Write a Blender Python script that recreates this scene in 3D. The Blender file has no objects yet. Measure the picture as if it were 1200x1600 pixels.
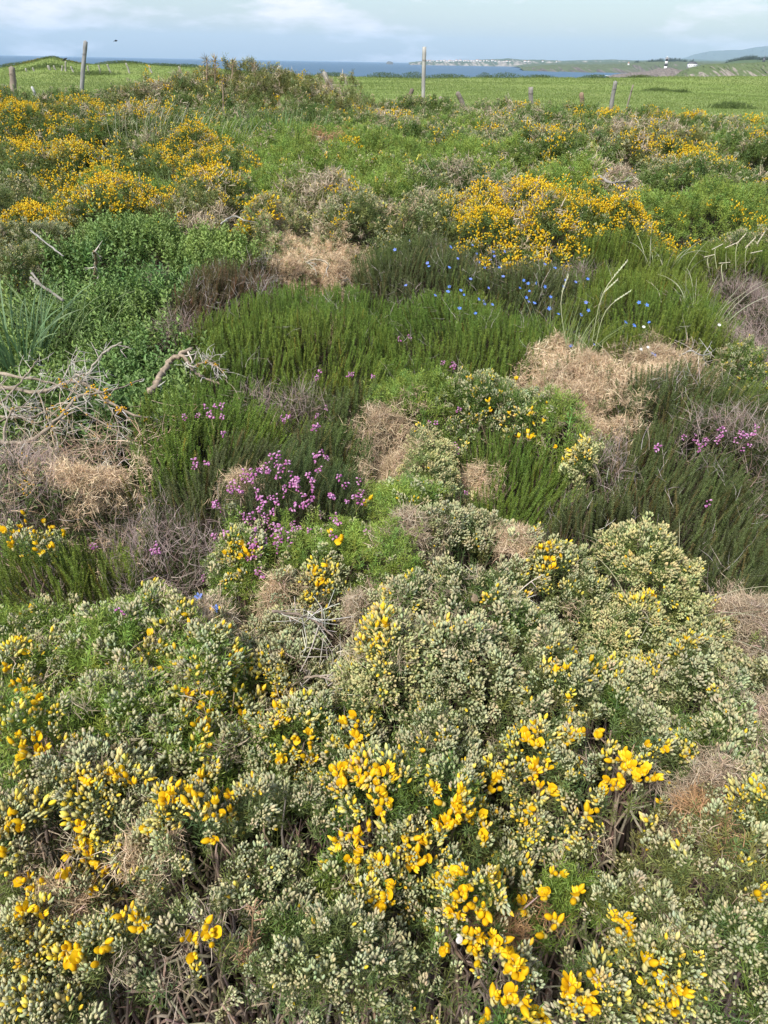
import bpy, math, random
import numpy as np
from mathutils import Matrix, Vector

# ------------------------------------------------------------------ camera, sky, sun
PW, PH, FPX = 1200.0, 1600.0, 1155.6
EYE = 1.55
PITCH = math.radians(31.33)
ROLL = math.radians(1.05)
SUN_EL, SUN_AZ = math.radians(52), math.radians(215)      # azimuth clockwise from +Y (behind, left)
_f = np.array([0, math.cos(PITCH), -math.sin(PITCH)])
_r0 = np.array([1.0, 0, 0]); _u0 = np.array([0, math.sin(PITCH), math.cos(PITCH)])
_r = math.cos(ROLL) * _r0 + math.sin(ROLL) * _u0
_u = -math.sin(ROLL) * _r0 + math.cos(ROLL) * _u0
CAMP = np.array([0, 0, EYE])

scn = bpy.context.scene
cd = bpy.data.cameras.new('camera'); cam = bpy.data.objects.new('camera', cd)
scn.collection.objects.link(cam); scn.camera = cam
cd.sensor_fit = 'VERTICAL'; cd.sensor_height = 36.0; cd.lens = 36.0 * FPX / PH
cd.clip_start = 0.05; cd.clip_end = 120000
M4 = Matrix.Identity(4)
for i in range(3):
    M4[i][0], M4[i][1], M4[i][2], M4[i][3] = _r[i], _u[i], -_f[i], CAMP[i]
cam.matrix_world = M4

w = bpy.data.worlds.new('World'); scn.world = w; w.use_nodes = True
nt = w.node_tree; nt.nodes.clear()
out = nt.nodes.new('ShaderNodeOutputWorld'); bg = nt.nodes.new('ShaderNodeBackground')
sky = nt.nodes.new('ShaderNodeTexSky'); sky.sky_type = 'NISHITA'; sky.sun_disc = False
sky.sun_elevation = SUN_EL; sky.sun_rotation = SUN_AZ
sky.altitude = 0; sky.air_density = 1.1; sky.dust_density = 1.2; sky.ozone_density = 1.6
tc = nt.nodes.new('ShaderNodeTexCoord')
mp = nt.nodes.new('ShaderNodeMapping'); mp.inputs['Scale'].default_value = (1.5, 1.5, 6.0); mp.inputs['Location'].default_value = (0.3, 0.1, 0.0)
nz = nt.nodes.new('ShaderNodeTexNoise'); nz.inputs['Scale'].default_value = 5.5; nz.inputs['Detail'].default_value = 7; nz.inputs['Roughness'].default_value = 0.58
rp = nt.nodes.new('ShaderNodeValToRGB'); rp.color_ramp.elements[0].position = 0.52; rp.color_ramp.elements[1].position = 0.68
mx = nt.nodes.new('ShaderNodeMix'); mx.data_type = 'RGBA'
mx.inputs[7].default_value = (8.2, 7.6, 7.9, 1)
mm = nt.nodes.new('ShaderNodeMath'); mm.operation = 'MULTIPLY'; mm.inputs[1].default_value = 0.85
nt.links.new(tc.outputs['Generated'], mp.inputs['Vector']); nt.links.new(mp.outputs[0], nz.inputs['Vector'])
nt.links.new(nz.outputs[0], rp.inputs[0]); nt.links.new(rp.outputs[0], mm.inputs[0]); nt.links.new(mm.outputs[0], mx.inputs[0])
nt.links.new(sky.outputs[0], mx.inputs[6]); nt.links.new(mx.outputs[2], bg.inputs[0])
bg.inputs[1].default_value = 0.105
nt.links.new(bg.outputs[0], out.inputs[0])

sd = bpy.data.lights.new('sun', 'SUN'); sun = bpy.data.objects.new('sun', sd); scn.collection.objects.link(sun)
sd.energy = 3.4; sd.angle = math.radians(11); sd.color = (1.0, 0.95, 0.87)
sdir = Vector((math.sin(SUN_AZ) * math.cos(SUN_EL), math.cos(SUN_AZ) * math.cos(SUN_EL), math.sin(SUN_EL)))
sun.rotation_euler = sdir.to_track_quat('Z', 'Y').to_euler()
vs = scn.view_settings; vs.view_transform = 'Standard'; vs.look = 'None'; vs.exposure = 0.7; vs.gamma = 1
scn.cycles.max_bounces = 7; scn.cycles.diffuse_bounces = 4; scn.cycles.transmission_bounces = 3
scn.cycles.volume_bounces = 1; scn.cycles.caustics_reflective = False; scn.cycles.caustics_refractive = False

# ------------------------------------------------------------------ helpers
rng = np.random.default_rng(7)
random.seed(5)
COL = scn.collection

def ray(u, v):
    u = np.asarray(u, float); v = np.asarray(v, float)
    d = _f + ((u - 600) / FPX)[..., None] * _r - ((v - 800) / FPX)[..., None] * _u
    return d
def on_plane(u, v, z):
    d = ray(u, v); t = (z - EYE) / d[..., 2]
    return CAMP + d * t[..., None]
def at_y(u, v, Y):
    d = ray(u, v); t = Y / d[..., 1]
    return CAMP + d * np.asarray(t)[..., None]
def project(P):
    q = P - CAMP; z = q @ _f
    zz = np.where(np.abs(z) < 1e-6, 1e-6, z)
    return 600 + FPX * (q @ _r) / zz, 800 - FPX * (q @ _u) / zz, z

def x_at(u, Y, z):
    a = project(np.array([[-1.0, Y, z], [1.0, Y, z]]))[0]
    return -1.0 + 2.0 * (u - a[0]) / (a[1] - a[0])
_lat = rng.random((8, 256, 256))
def vnoise(x, y, s, k=0):
    x = np.asarray(x) / s + 37.3 * k + 500; y = np.asarray(y) / s + 11.7 * k + 500
    xi = np.floor(x).astype(int); yi = np.floor(y).astype(int); fx = x - xi; fy = y - yi
    fx = fx * fx * (3 - 2 * fx); fy = fy * fy * (3 - 2 * fy)
    L = _lat[k % 8]; a = L[xi % 256, yi % 256]; b = L[(xi + 1) % 256, yi % 256]
    c = L[xi % 256, (yi + 1) % 256]; d = L[(xi + 1) % 256, (yi + 1) % 256]
    return (a * (1 - fx) + b * fx) * (1 - fy) + (c * (1 - fx) + d * fx) * fy
def fbm(x, y, s, k=0, o=3):
    t = 0; a = 1; n = 0
    for i in range(o):
        t = t + a * vnoise(x, y, s / 2 ** i, k + i); n += a; a *= .5
    return t / n

# ---- materials
MATS = {}
def mat_attr(name, rough=.6, transl=0.25, spec=.3, var=.12):
    m = bpy.data.materials.new(name); m.use_nodes = True; n = m.node_tree; n.nodes.clear()
    o = n.nodes.new('ShaderNodeOutputMaterial'); p = n.nodes.new('ShaderNodeBsdfPrincipled')
    a = n.nodes.new('ShaderNodeAttribute'); a.attribute_name = 'col'
    ge = n.nodes.new('ShaderNodeNewGeometry'); ns = n.nodes.new('ShaderNodeTexNoise'); ns.inputs['Scale'].default_value = 140
    ns.inputs['Detail'].default_value = 2
    mr = n.nodes.new('ShaderNodeMapRange'); mr.inputs[3].default_value = 1 - var * 2; mr.inputs[4].default_value = 1 + var * 2
    vm = n.nodes.new('ShaderNodeVectorMath'); vm.operation = 'SCALE'
    n.links.new(ge.outputs['Position'], ns.inputs['Vector']); n.links.new(ns.outputs[0], mr.inputs[0])
    n.links.new(a.outputs['Color'], vm.inputs[0]); n.links.new(mr.outputs[0], vm.inputs['Scale'])
    n.links.new(vm.outputs[0], p.inputs['Base Color'])
    p.inputs['Roughness'].default_value = rough; p.inputs['Specular IOR Level'].default_value = spec
    if transl > 0:
        t = n.nodes.new('ShaderNodeBsdfTranslucent'); n.links.new(vm.outputs[0], t.inputs[0])
        x = n.nodes.new('ShaderNodeMixShader'); x.inputs[0].default_value = transl
        n.links.new(p.outputs[0], x.inputs[1]); n.links.new(t.outputs[0], x.inputs[2]); n.links.new(x.outputs[0], o.inputs[0])
    else:
        n.links.new(p.outputs[0], o.inputs[0])
    MATS[name] = m
mat_attr('foliage', .5, .22, .35); mat_attr('buds', .75, .12, .2, .08); mat_attr('petal', .55, .25, .25, .05)
mat_attr('wood', .85, 0, .2, .2); mat_attr('drytwig', .8, .1, .2, .15)

def mat_noise(name, stops, scale, rough=.9, detail=8, bump=0.0, bscale=None, stretch=(1, 1, 1), spec=.2):
    m = bpy.data.materials.new(name); m.use_nodes = True; n = m.node_tree; p = n.nodes['Principled BSDF']
    g = n.nodes.new('ShaderNodeNewGeometry'); mp = n.nodes.new('ShaderNodeMapping'); mp.inputs['Scale'].default_value = stretch
    ns = n.nodes.new('ShaderNodeTexNoise'); ns.inputs['Scale'].default_value = scale; ns.inputs['Detail'].default_value = detail
    r = n.nodes.new('ShaderNodeValToRGB'); e = r.color_ramp.elements
    while len(e) < len(stops): e.new(.5)
    for i, (q, c) in enumerate(stops): e[i].position = q; e[i].color = (*c, 1)
    n.links.new(g.outputs['Position'], mp.inputs[0]); n.links.new(mp.outputs[0], ns.inputs['Vector'])
    n.links.new(ns.outputs[0], r.inputs[0]); n.links.new(r.outputs[0], p.inputs['Base Color'])
    p.inputs['Roughness'].default_value = rough; p.inputs['Specular IOR Level'].default_value = spec
    if bump:
        b = n.nodes.new('ShaderNodeBump'); b.inputs['Strength'].default_value = bump
        n2 = n.nodes.new('ShaderNodeTexNoise'); n2.inputs['Scale'].default_value = bscale or scale * 3; n2.inputs['Detail'].default_value = 6
        n.links.new(mp.outputs[0], n2.inputs['Vector']); n.links.new(n2.outputs[0], b.inputs['Height']); n.links.new(b.outputs[0], p.inputs['Normal'])
    MATS[name] = m; return m

# ---- mesh accumulation
class Acc:
    def __init__(s): s.V = []; s.T = []; s.C = []; s.n = 0
    def add(s, V, T, C):
        V = np.asarray(V, float).reshape(-1, 3); T = np.asarray(T, int).reshape(-1, 3); C = np.asarray(C, float)
        if C.ndim == 1: C = np.tile(C, (len(V), 1))
        s.V.append(V); s.T.append(T + s.n); s.C.append(C); s.n += len(V)
    def arrays(s): return np.concatenate(s.V), np.concatenate(s.T), np.concatenate(s.C)
    def stamp(s, tm, pos, R, sc, tint):
        if len(pos) == 0: return
        V, T, C = tm; k = len(pos); n = len(V)
        W = np.einsum('kij,nj->kni', R, V) * sc[:, None, None] + pos[:, None, :]
        TT = (T[None] + (np.arange(k) * n)[:, None, None]).reshape(-1, 3)
        CC = np.clip(C[None] * tint[:, None, :], 0, 1).reshape(-1, 3)
        s.V.append(W.reshape(-1, 3)); s.T.append(TT + s.n); s.C.append(CC); s.n += k * n
    def mesh(s, name, mat, smooth=False):
        V, T, C = s.arrays()
        me = bpy.data.meshes.new(name)
        me.vertices.add(len(V)); me.vertices.foreach_set('co', V.astype(np.float32).ravel())
        me.loops.add(len(T) * 3); me.loops.foreach_set('vertex_index', T.astype(np.int32).ravel())
        me.polygons.add(len(T)); me.polygons.foreach_set('loop_start', (np.arange(len(T)) * 3).astype(np.int32))
        at = me.color_attributes.new('col', 'BYTE_COLOR', 'POINT')
        CC = np.ones((len(V), 4), np.float32); CC[:, :3] = C
        at.data.foreach_set('color', CC.ravel())
        me.update(calc_edges=True)
        if smooth: me.polygons.foreach_set('use_smooth', np.ones(len(T), bool))
        me.materials.append(MATS[mat] if isinstance(mat, str) else mat)
        return me

def link(name, data, parent=None, loc=None, **kw):
    o = bpy.data.objects.new(name, data); COL.objects.link(o)
    if parent is not None: o.parent = parent
    if loc is not None: o.location = loc
    for k, v in kw.items(): o[k] = v
    return o
def thing(name, label, cat, loc=(0, 0, 0), group=None):
    o = link(name, None, None, loc); o['label'] = label; o['category'] = cat
    if group: o['group'] = group
    return o

def unit(v): return v / np.maximum(np.linalg.norm(v, axis=-1, keepdims=True), 1e-9)
def frames(ax, spin=None):
    k = len(ax); ax = unit(ax); h = np.where(np.abs(ax[:, 2:3]) < .9, [[0, 0, 1.]], [[1., 0, 0]])
    a = unit(np.cross(h, ax)); b = np.cross(ax, a)
    th = rng.random(k) * 2 * np.pi if spin is None else spin
    c, s = np.cos(th)[:, None], np.sin(th)[:, None]
    return np.stack([a * c + b * s, -a * s + b * c, ax], axis=2)

def tube(acc, pts, radii, col, sides=6, jitter=0.0, col2=None):
    pts = np.asarray(pts, float); n = len(pts)
    tan = np.gradient(pts, axis=0); tan = unit(tan)
    up = np.array([0.13, 0.21, 1.0]); A = unit(np.cross(np.tile(up, (n, 1)), tan) + 1e-6); B = np.cross(tan, A)
    th = np.arange(sides) / sides * 2 * np.pi
    V = []
    for i in range(n):
        rr = radii[i] * (1 + jitter * rng.uniform(-1, 1, sides))
        V.append(pts[i] + (np.cos(th) * rr)[:, None] * A[i] + (np.sin(th) * rr)[:, None] * B[i])
    V = np.concatenate(V + [pts[:1], pts[-1:]]); T = []
    for i in range(n - 1):
        for j in range(sides):
            a = i * sides + j; b = i * sides + (j + 1) % sides
            T += [(a, b, b + sides), (a, b + sides, a + sides)]
    for j in range(sides):
        T.append((n * sides, (j + 1) % sides, j)); T.append((n * sides + 1, (n - 1) * sides + j, (n - 1) * sides + (j + 1) % sides))
    C = np.tile(np.asarray(col, float), (len(V), 1))
    if col2 is not None:
        m = rng.random(len(V))[:, None]; C = C * (1 - m) + np.asarray(col2) * m
    acc.add(V, T, C)
def smooth_path(pts, n=14, wob=0.0):
    pts = np.asarray(pts, float); t = np.linspace(0, len(pts) - 1, n); P = []
    for q in t:
        i = min(int(q), len(pts) - 2); f = q - i
        p0 = pts[max(i - 1, 0)]; p1 = pts[i]; p2 = pts[i + 1]; p3 = pts[min(i + 2, len(pts) - 1)]
        P.append(.5 * ((2 * p1) + (-p0 + p2) * f + (2 * p0 - 5 * p1 + 4 * p2 - p3) * f * f + (-p0 + 3 * p1 - 3 * p2 + p3) * f ** 3))
    P = np.array(P)
    if wob: P[1:-1] += rng.normal(0, wob, (n - 2, 3))
    return P

# ---- leaf-size templates
def blade(acc, b, d, L, wd, col, tipcol=None, bend=0.06):
    d = unit(np.asarray(d, float)); s = unit(np.cross(d, rng.normal(size=3))); nrm = np.cross(s, d)
    m = b + d * L * .4 + nrm * L * bend * .5; t = b + d * L - nrm * L * bend * .2
    V = [b, m + s * wd / 2, t, m - s * wd / 2]
    c = np.asarray(col); tcl = c if tipcol is None else np.asarray(tipcol)
    acc.add(V, [(0, 1, 2), (0, 2, 3)], np.array([c * .9, c, tcl, c]))
def strip(acc, P, wd, col, tip=None, taper=True):
    P = np.asarray(P); n = len(P); tan = unit(np.gradient(P, axis=0)); s = unit(np.cross(tan, rng.normal(size=3)[None]))
    wv = wd * (1 - np.linspace(0, 1, n) ** 2 * .85 if taper else np.ones(n))
    V = np.concatenate([P + s * wv[:, None] / 2, P - s * wv[:, None] / 2]); T = []
    for i in range(n - 1): T += [(i, i + 1, n + i + 1), (i, n + i + 1, n + i)]
    c = np.tile(np.asarray(col, float), (n, 1))
    if tip is not None: f = np.linspace(0, 1, n)[:, None]; c = c * (1 - f) + np.asarray(tip) * f
    acc.add(V, T, np.concatenate([c, c]))
def bud(acc, p, d, L, R, col, sides=6, tip=None):
    d = unit(np.asarray(d, float)); fr = frames(d[None])[0]
    prof = [(0.0, .12), (.22, .8), (.5, 1), (.78, .72), (1.0, .08)] if sides > 4 else [(0, .1), (.45, 1), (1, .08)]
    th = np.arange(sides) / sides * 2 * np.pi; V = []; C = []
    tipc = np.asarray(col) * 1.05 if tip is None else np.asarray(tip)
    for (q, r) in prof:
        V.append(p + d * L * q + (np.cos(th) * r * R)[:, None] * fr[:, 0] + (np.sin(th) * r * R)[:, None] * fr[:, 1])
        cc = np.asarray(col) * (1 - q) + tipc * q; C.append(np.tile(cc, (sides, 1)))
    V = np.concatenate(V); C = np.concatenate(C); T = []
    for i in range(len(prof) - 1):
        for j in range(sides):
            a = i * sides + j; b = i * sides + (j + 1) % sides; T += [(a, b, b + sides), (a, b + sides, a + sides)]
    acc.add(V, T, C)

def tpl(fn, n):
    L = []
    for _ in range(n):
        a = Acc(); fn(a); L.append(a.arrays())
    return L
def rc(c, s=.12):
    return np.clip(np.asarray(c) * (1 + rng.normal(0, s)) * (1 + rng.normal(0, s * .35, 3)), 0.005, 1)
WHT = (1., 1., 1.)

def t_spines(nsp, L, sl, sw, shoots=4):
    def f(a):
        lean = rng.normal(0, .12, 2)
        blade(a, np.zeros(3), (lean[0], lean[1], 1), L * 1.05, sw * 1.6, rc((.8, .75, .55)), bend=.02)
        def axis(p0, d, LL, n):
            for i in range(n):
                q = .12 + .88 * (i + rng.random()) / n; ph = i * 2.4 + rng.random() * .5
                fr = frames(d[None], np.array([ph]))[0]
                el = .35 + .5 * q + rng.normal(0, .12)
                dd = fr[:, 0] * math.cos(el) + fr[:, 2] * math.sin(el)
                br = .72 + .5 * q
                blade(a, p0 + d * LL * q, dd, sl * rng.uniform(.75, 1.25) * (1.15 - .4 * q), sw, rc(np.array(WHT) * br, .1), np.array(WHT) * br * np.array([1.25, 1.15, .95]))
        d0 = unit(np.array([lean[0], lean[1], 1.]))
        axis(np.zeros(3), d0, L, nsp // 2)
        for k in range(shoots):
            ph = rng.random() * 6.28; el = rng.uniform(.5, 1.0); d = np.array([math.cos(ph) * math.cos(el), math.sin(ph) * math.cos(el), math.sin(el)])
            axis(d0 * L * rng.uniform(.1, .6), d, L * rng.uniform(.35, .6), nsp // 2 // shoots)
    return f
def t_buds(n, L, bl, br, sides=6, yel=0.0):
    def f(a):
        for i in range(n):
            q = rng.random() ** .7; ph = i * 2.4 + rng.random(); r = (.0045 + .009 * (1 - q)) * rng.uniform(.4, 1.15) * L / .05
            p = np.array([math.cos(ph) * r, math.sin(ph) * r, L * (.55 + .5 * q)])
            d = unit(np.array([math.cos(ph) * (.75 - .5 * q), math.sin(ph) * (.75 - .5 * q), .85 + q * .4]) + rng.normal(0, .15, 3))
            if rng.random() < yel:
                c = rc([(.74, .60, .12), (.66, .58, .24), (.80, .56, .05)][rng.integers(3)], .06); s = rng.uniform(1.0, 1.45)
            else:
                c = rc([(.44, .44, .29), (.49, .48, .32), (.38, .41, .26), (.54, .50, .32), (.43, .46, .33)][rng.integers(5)], .08); s = rng.uniform(.7, 1.15)
            bud(a, p, d, bl * s, br * s, c * .92, sides, tip=c * 1.15)
    return f
def t_tangle(n, R, wd):
    def f(a):
        for i in range(n):
            p = rng.normal(0, R * .35, 3); p[2] = abs(p[2]); d = unit(rng.normal(0, 1, 3) + np.array([0, 0, .5])); L = R * rng.uniform(.5, 1.1)
            c = rc([(.50, .40, .27), (.58, .47, .33), (.38, .30, .20), (.66, .56, .41)][rng.integers(4)], .1)
            d2 = unit(d + rng.normal(0, .22, 3)); d3 = unit(d2 + rng.normal(0, .25, 3))
            P = np.array([p, p + d * L * .4, p + (d * .4 + d2 * .35) * L, p + (d * .4 + d2 * .35 + d3 * .3) * L]); strip(a, P, wd * rng.uniform(.7, 1.2), c, c * 1.1)
            if rng.random() < .7: strip(a, [P[1], P[1] + unit(rng.normal(0, 1, 3) + d) * L * .35], wd * .8, c * 1.05)
    return f
def t_shoot(L, wh, per, nl, nw):
    def f(a):
        b = rng.normal(0, .05, 2); n = 5; t = np.linspace(0, 1, n)
        P = np.stack([b[0] * t ** 2 * L, b[1] * t ** 2 * L, t * L], 1)
        strip(a, P, .0022, (.75, .62, .45), (.9, .9, .7))
        for i in range(wh):
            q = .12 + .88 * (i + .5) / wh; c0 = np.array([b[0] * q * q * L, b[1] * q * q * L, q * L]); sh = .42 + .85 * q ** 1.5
            for k in range(per):
                ph = k * 6.283 / per + i * .9 + rng.random() * .4; el = .25 + .55 * q ** 3
                d = np.array([math.cos(ph) * math.cos(el), math.sin(ph) * math.cos(el), math.sin(el)])
                s = unit(np.cross(d, rng.normal(size=3))); m = c0 + d * nl * .5
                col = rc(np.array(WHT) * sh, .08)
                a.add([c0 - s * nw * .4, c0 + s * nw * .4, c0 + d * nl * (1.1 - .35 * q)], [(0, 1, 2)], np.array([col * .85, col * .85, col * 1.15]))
    return f
def t_twig(L, br, wd, curl=.35):
    def f(a):
        def go(p, d, LL, depth, wdd):
            n = 6; P = [p]; dd = d.copy()
            for i in range(n - 1):
                dd = unit(dd + rng.normal(0, curl, 3) * .5); P.append(P[-1] + dd * LL / (n - 1))
            c = rc([(.40, .34, .31), (.50, .44, .41), (.34, .27, .22), (.56, .51, .47)][rng.integers(4)], .1)
            strip(a, np.array(P), wdd, c, c * 1.1)
            if depth > 0:
                for k in range(br):
                    q = rng.integers(1, n); go(P[q], unit(dd + rng.normal(0, .6, 3)), LL * rng.uniform(.4, .7), depth - 1, wdd * .75)
        for k in range(2):
            go(rng.normal(0, .006, 3), unit(np.array([0, 0, 1]) + rng.normal(0, .35, 3)), L * rng.uniform(.8, 1.1), 1, wd)
    return f
def leafshape(a, p, d, L, W, c, fold=.25):
    d = unit(d); s = unit(np.cross(d, np.array([0, 0, 1.]) + rng.normal(0, .25, 3))); n = np.cross(s, d)
    if n[2] < 0: n = -n
    pts = [p, p + d * L * .35 + s * W / 2 + n * W * fold, p + d * L * .75 + s * W * .38 + n * W * fold * .5, p + d * L - n * L * .1,
           p + d * L * .75 - s * W * .38 + n * W * fold * .5, p + d * L * .35 - s * W / 2 + n * W * fold, p + d * L * .5]
    a.add(pts, [(0, 1, 6), (1, 2, 6), (2, 3, 6), (3, 4, 6), (4, 5, 6), (5, 0, 6)], np.array([c * .9, c, c, c * 1.1, c, c, c * .92]))
def t_leafy(L, n, ll, lw):
    def f(a):
        lean = rng.normal(0, .15, 2); d0 = np.array([lean[0], lean[1], 1.])
        strip(a, np.stack([d0 * L * q for q in (0, .35, .7, 1)]), .003, (.7, .75, .5))
        for i in range(n):
            q = .15 + .85 * i / (n - 1); ph = i * 1.5708 + rng.normal(0, .2); el = .15 + .8 * q
            for sgn in (0, math.pi):
                d = np.array([math.cos(ph + sgn) * math.cos(el), math.sin(ph + sgn) * math.cos(el), math.sin(el)])
                leafshape(a, d0 * L * q, d, ll * rng.uniform(.8, 1.2) * (1.1 - .5 * q), lw * (1.1 - .5 * q), rc(np.array(WHT) * (.78 + .45 * q), .1))
    return f
def t_flower_tuft(n, L, r):
    def f(a):
        for i in range(n):
            ph = i * 2.4 + rng.random(); q = rng.random(); rr = r * rng.uniform(.2, 1)
            p = np.array([math.cos(ph) * rr, math.sin(ph) * rr, L * (.6 + .5 * q)])
            d = unit(np.array([math.cos(ph), math.sin(ph), .9 + q]) + rng.normal(0, .3, 3))
            c = rc([(.82, .58, .02), (.85, .66, .04), (.80, .50, .015)][rng.integers(3)], .05)
            bud(a, p, d, .013 * rng.uniform(.8, 1.3), .0052, c, 4, c)
    return f

TP = {
 'gs0': tpl(t_spines(52, .048, .0115, .0015, 4), 8), 'gb0': tpl(t_buds(22, .048, .0076, .0020, 5, .02), 8), 'gy0': tpl(t_buds(18, .048, .0084, .0021, 5, .5), 6),
 'gs1': tpl(t_spines(34, .055, .015, .0024, 3), 7), 'gb1': tpl(t_buds(14, .055, .0090, .0024, 4, .02), 7), 'gy1': tpl(t_buds(12, .055, .0098, .0029, 4, .45), 5),
 'gs2': tpl(t_spines(36, .085, .022, .0036, 3), 7), 'gb2': tpl(t_buds(9, .085, .013, .0040, 4, .03), 6), 'gy2': tpl(t_buds(8, .085, .014, .0046, 4, .5), 5),
 'ft': tpl(t_flower_tuft(11, .066, .018), 6), 'ft2': tpl(t_flower_tuft(9, .10, .024), 6),
 'tg0': tpl(t_tangle(34, .026, .0010), 8), 'tg1': tpl(t_tangle(30, .030, .0014), 7), 'tg2': tpl(t_tangle(22, .05, .0034), 6),
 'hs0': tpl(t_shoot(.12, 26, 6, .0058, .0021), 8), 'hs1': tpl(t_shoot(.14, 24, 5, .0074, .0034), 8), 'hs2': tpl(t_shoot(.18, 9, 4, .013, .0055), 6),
 'tw0': tpl(t_twig(.07, 3, .0010), 8), 'tw1': tpl(t_twig(.075, 3, .0012), 7), 'tw2': tpl(t_twig(.11, 3, .0026), 6),
 'lf0': tpl(t_leafy(.09, 7, .026, .011), 7), 'lf1': tpl(t_leafy(.10, 6, .034, .014), 7), 'lf2': tpl(t_leafy(.12, 4, .05, .022), 5),
}

# ------------------------------------------------------------------ planting plan
# name, u, v, ru, rv (image half sizes of the clump, read off the photo), top height, style, label
B = []
def P(style, u, v, ru, rv, h, label, **k):
    if 835 < v < 1015 and h > .62 and u > 360: h = .64 if 'tall cream' in label else .60; v += 16
    c = on_plane(u, v, h * .85); a = on_plane(u, v - rv, h * .85); b = on_plane(u, v + rv, h * .85)
    if 'dead' in style and rv < 50: ru, rv = ru * .82, rv * .82; a = on_plane(u, v - rv, h * .85); b = on_plane(u, v + rv, h * .85)
    z = (c - CAMP) @ _f
    rx = ru * z / FPX * 1.12; ry = abs(a[1] - b[1]) / 2 * 1.12
    if k.get('ry'): ry = k['ry']
    B.append(dict(style=style, x=c[0], y=c[1], rx=rx, ry=min(ry, rx * 2.6), h=h, label=label, d=float(np.hypot(c[0], c[1])), i=len(B), **{q: w_ for q, w_ in k.items() if q != 'ry'}))

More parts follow.
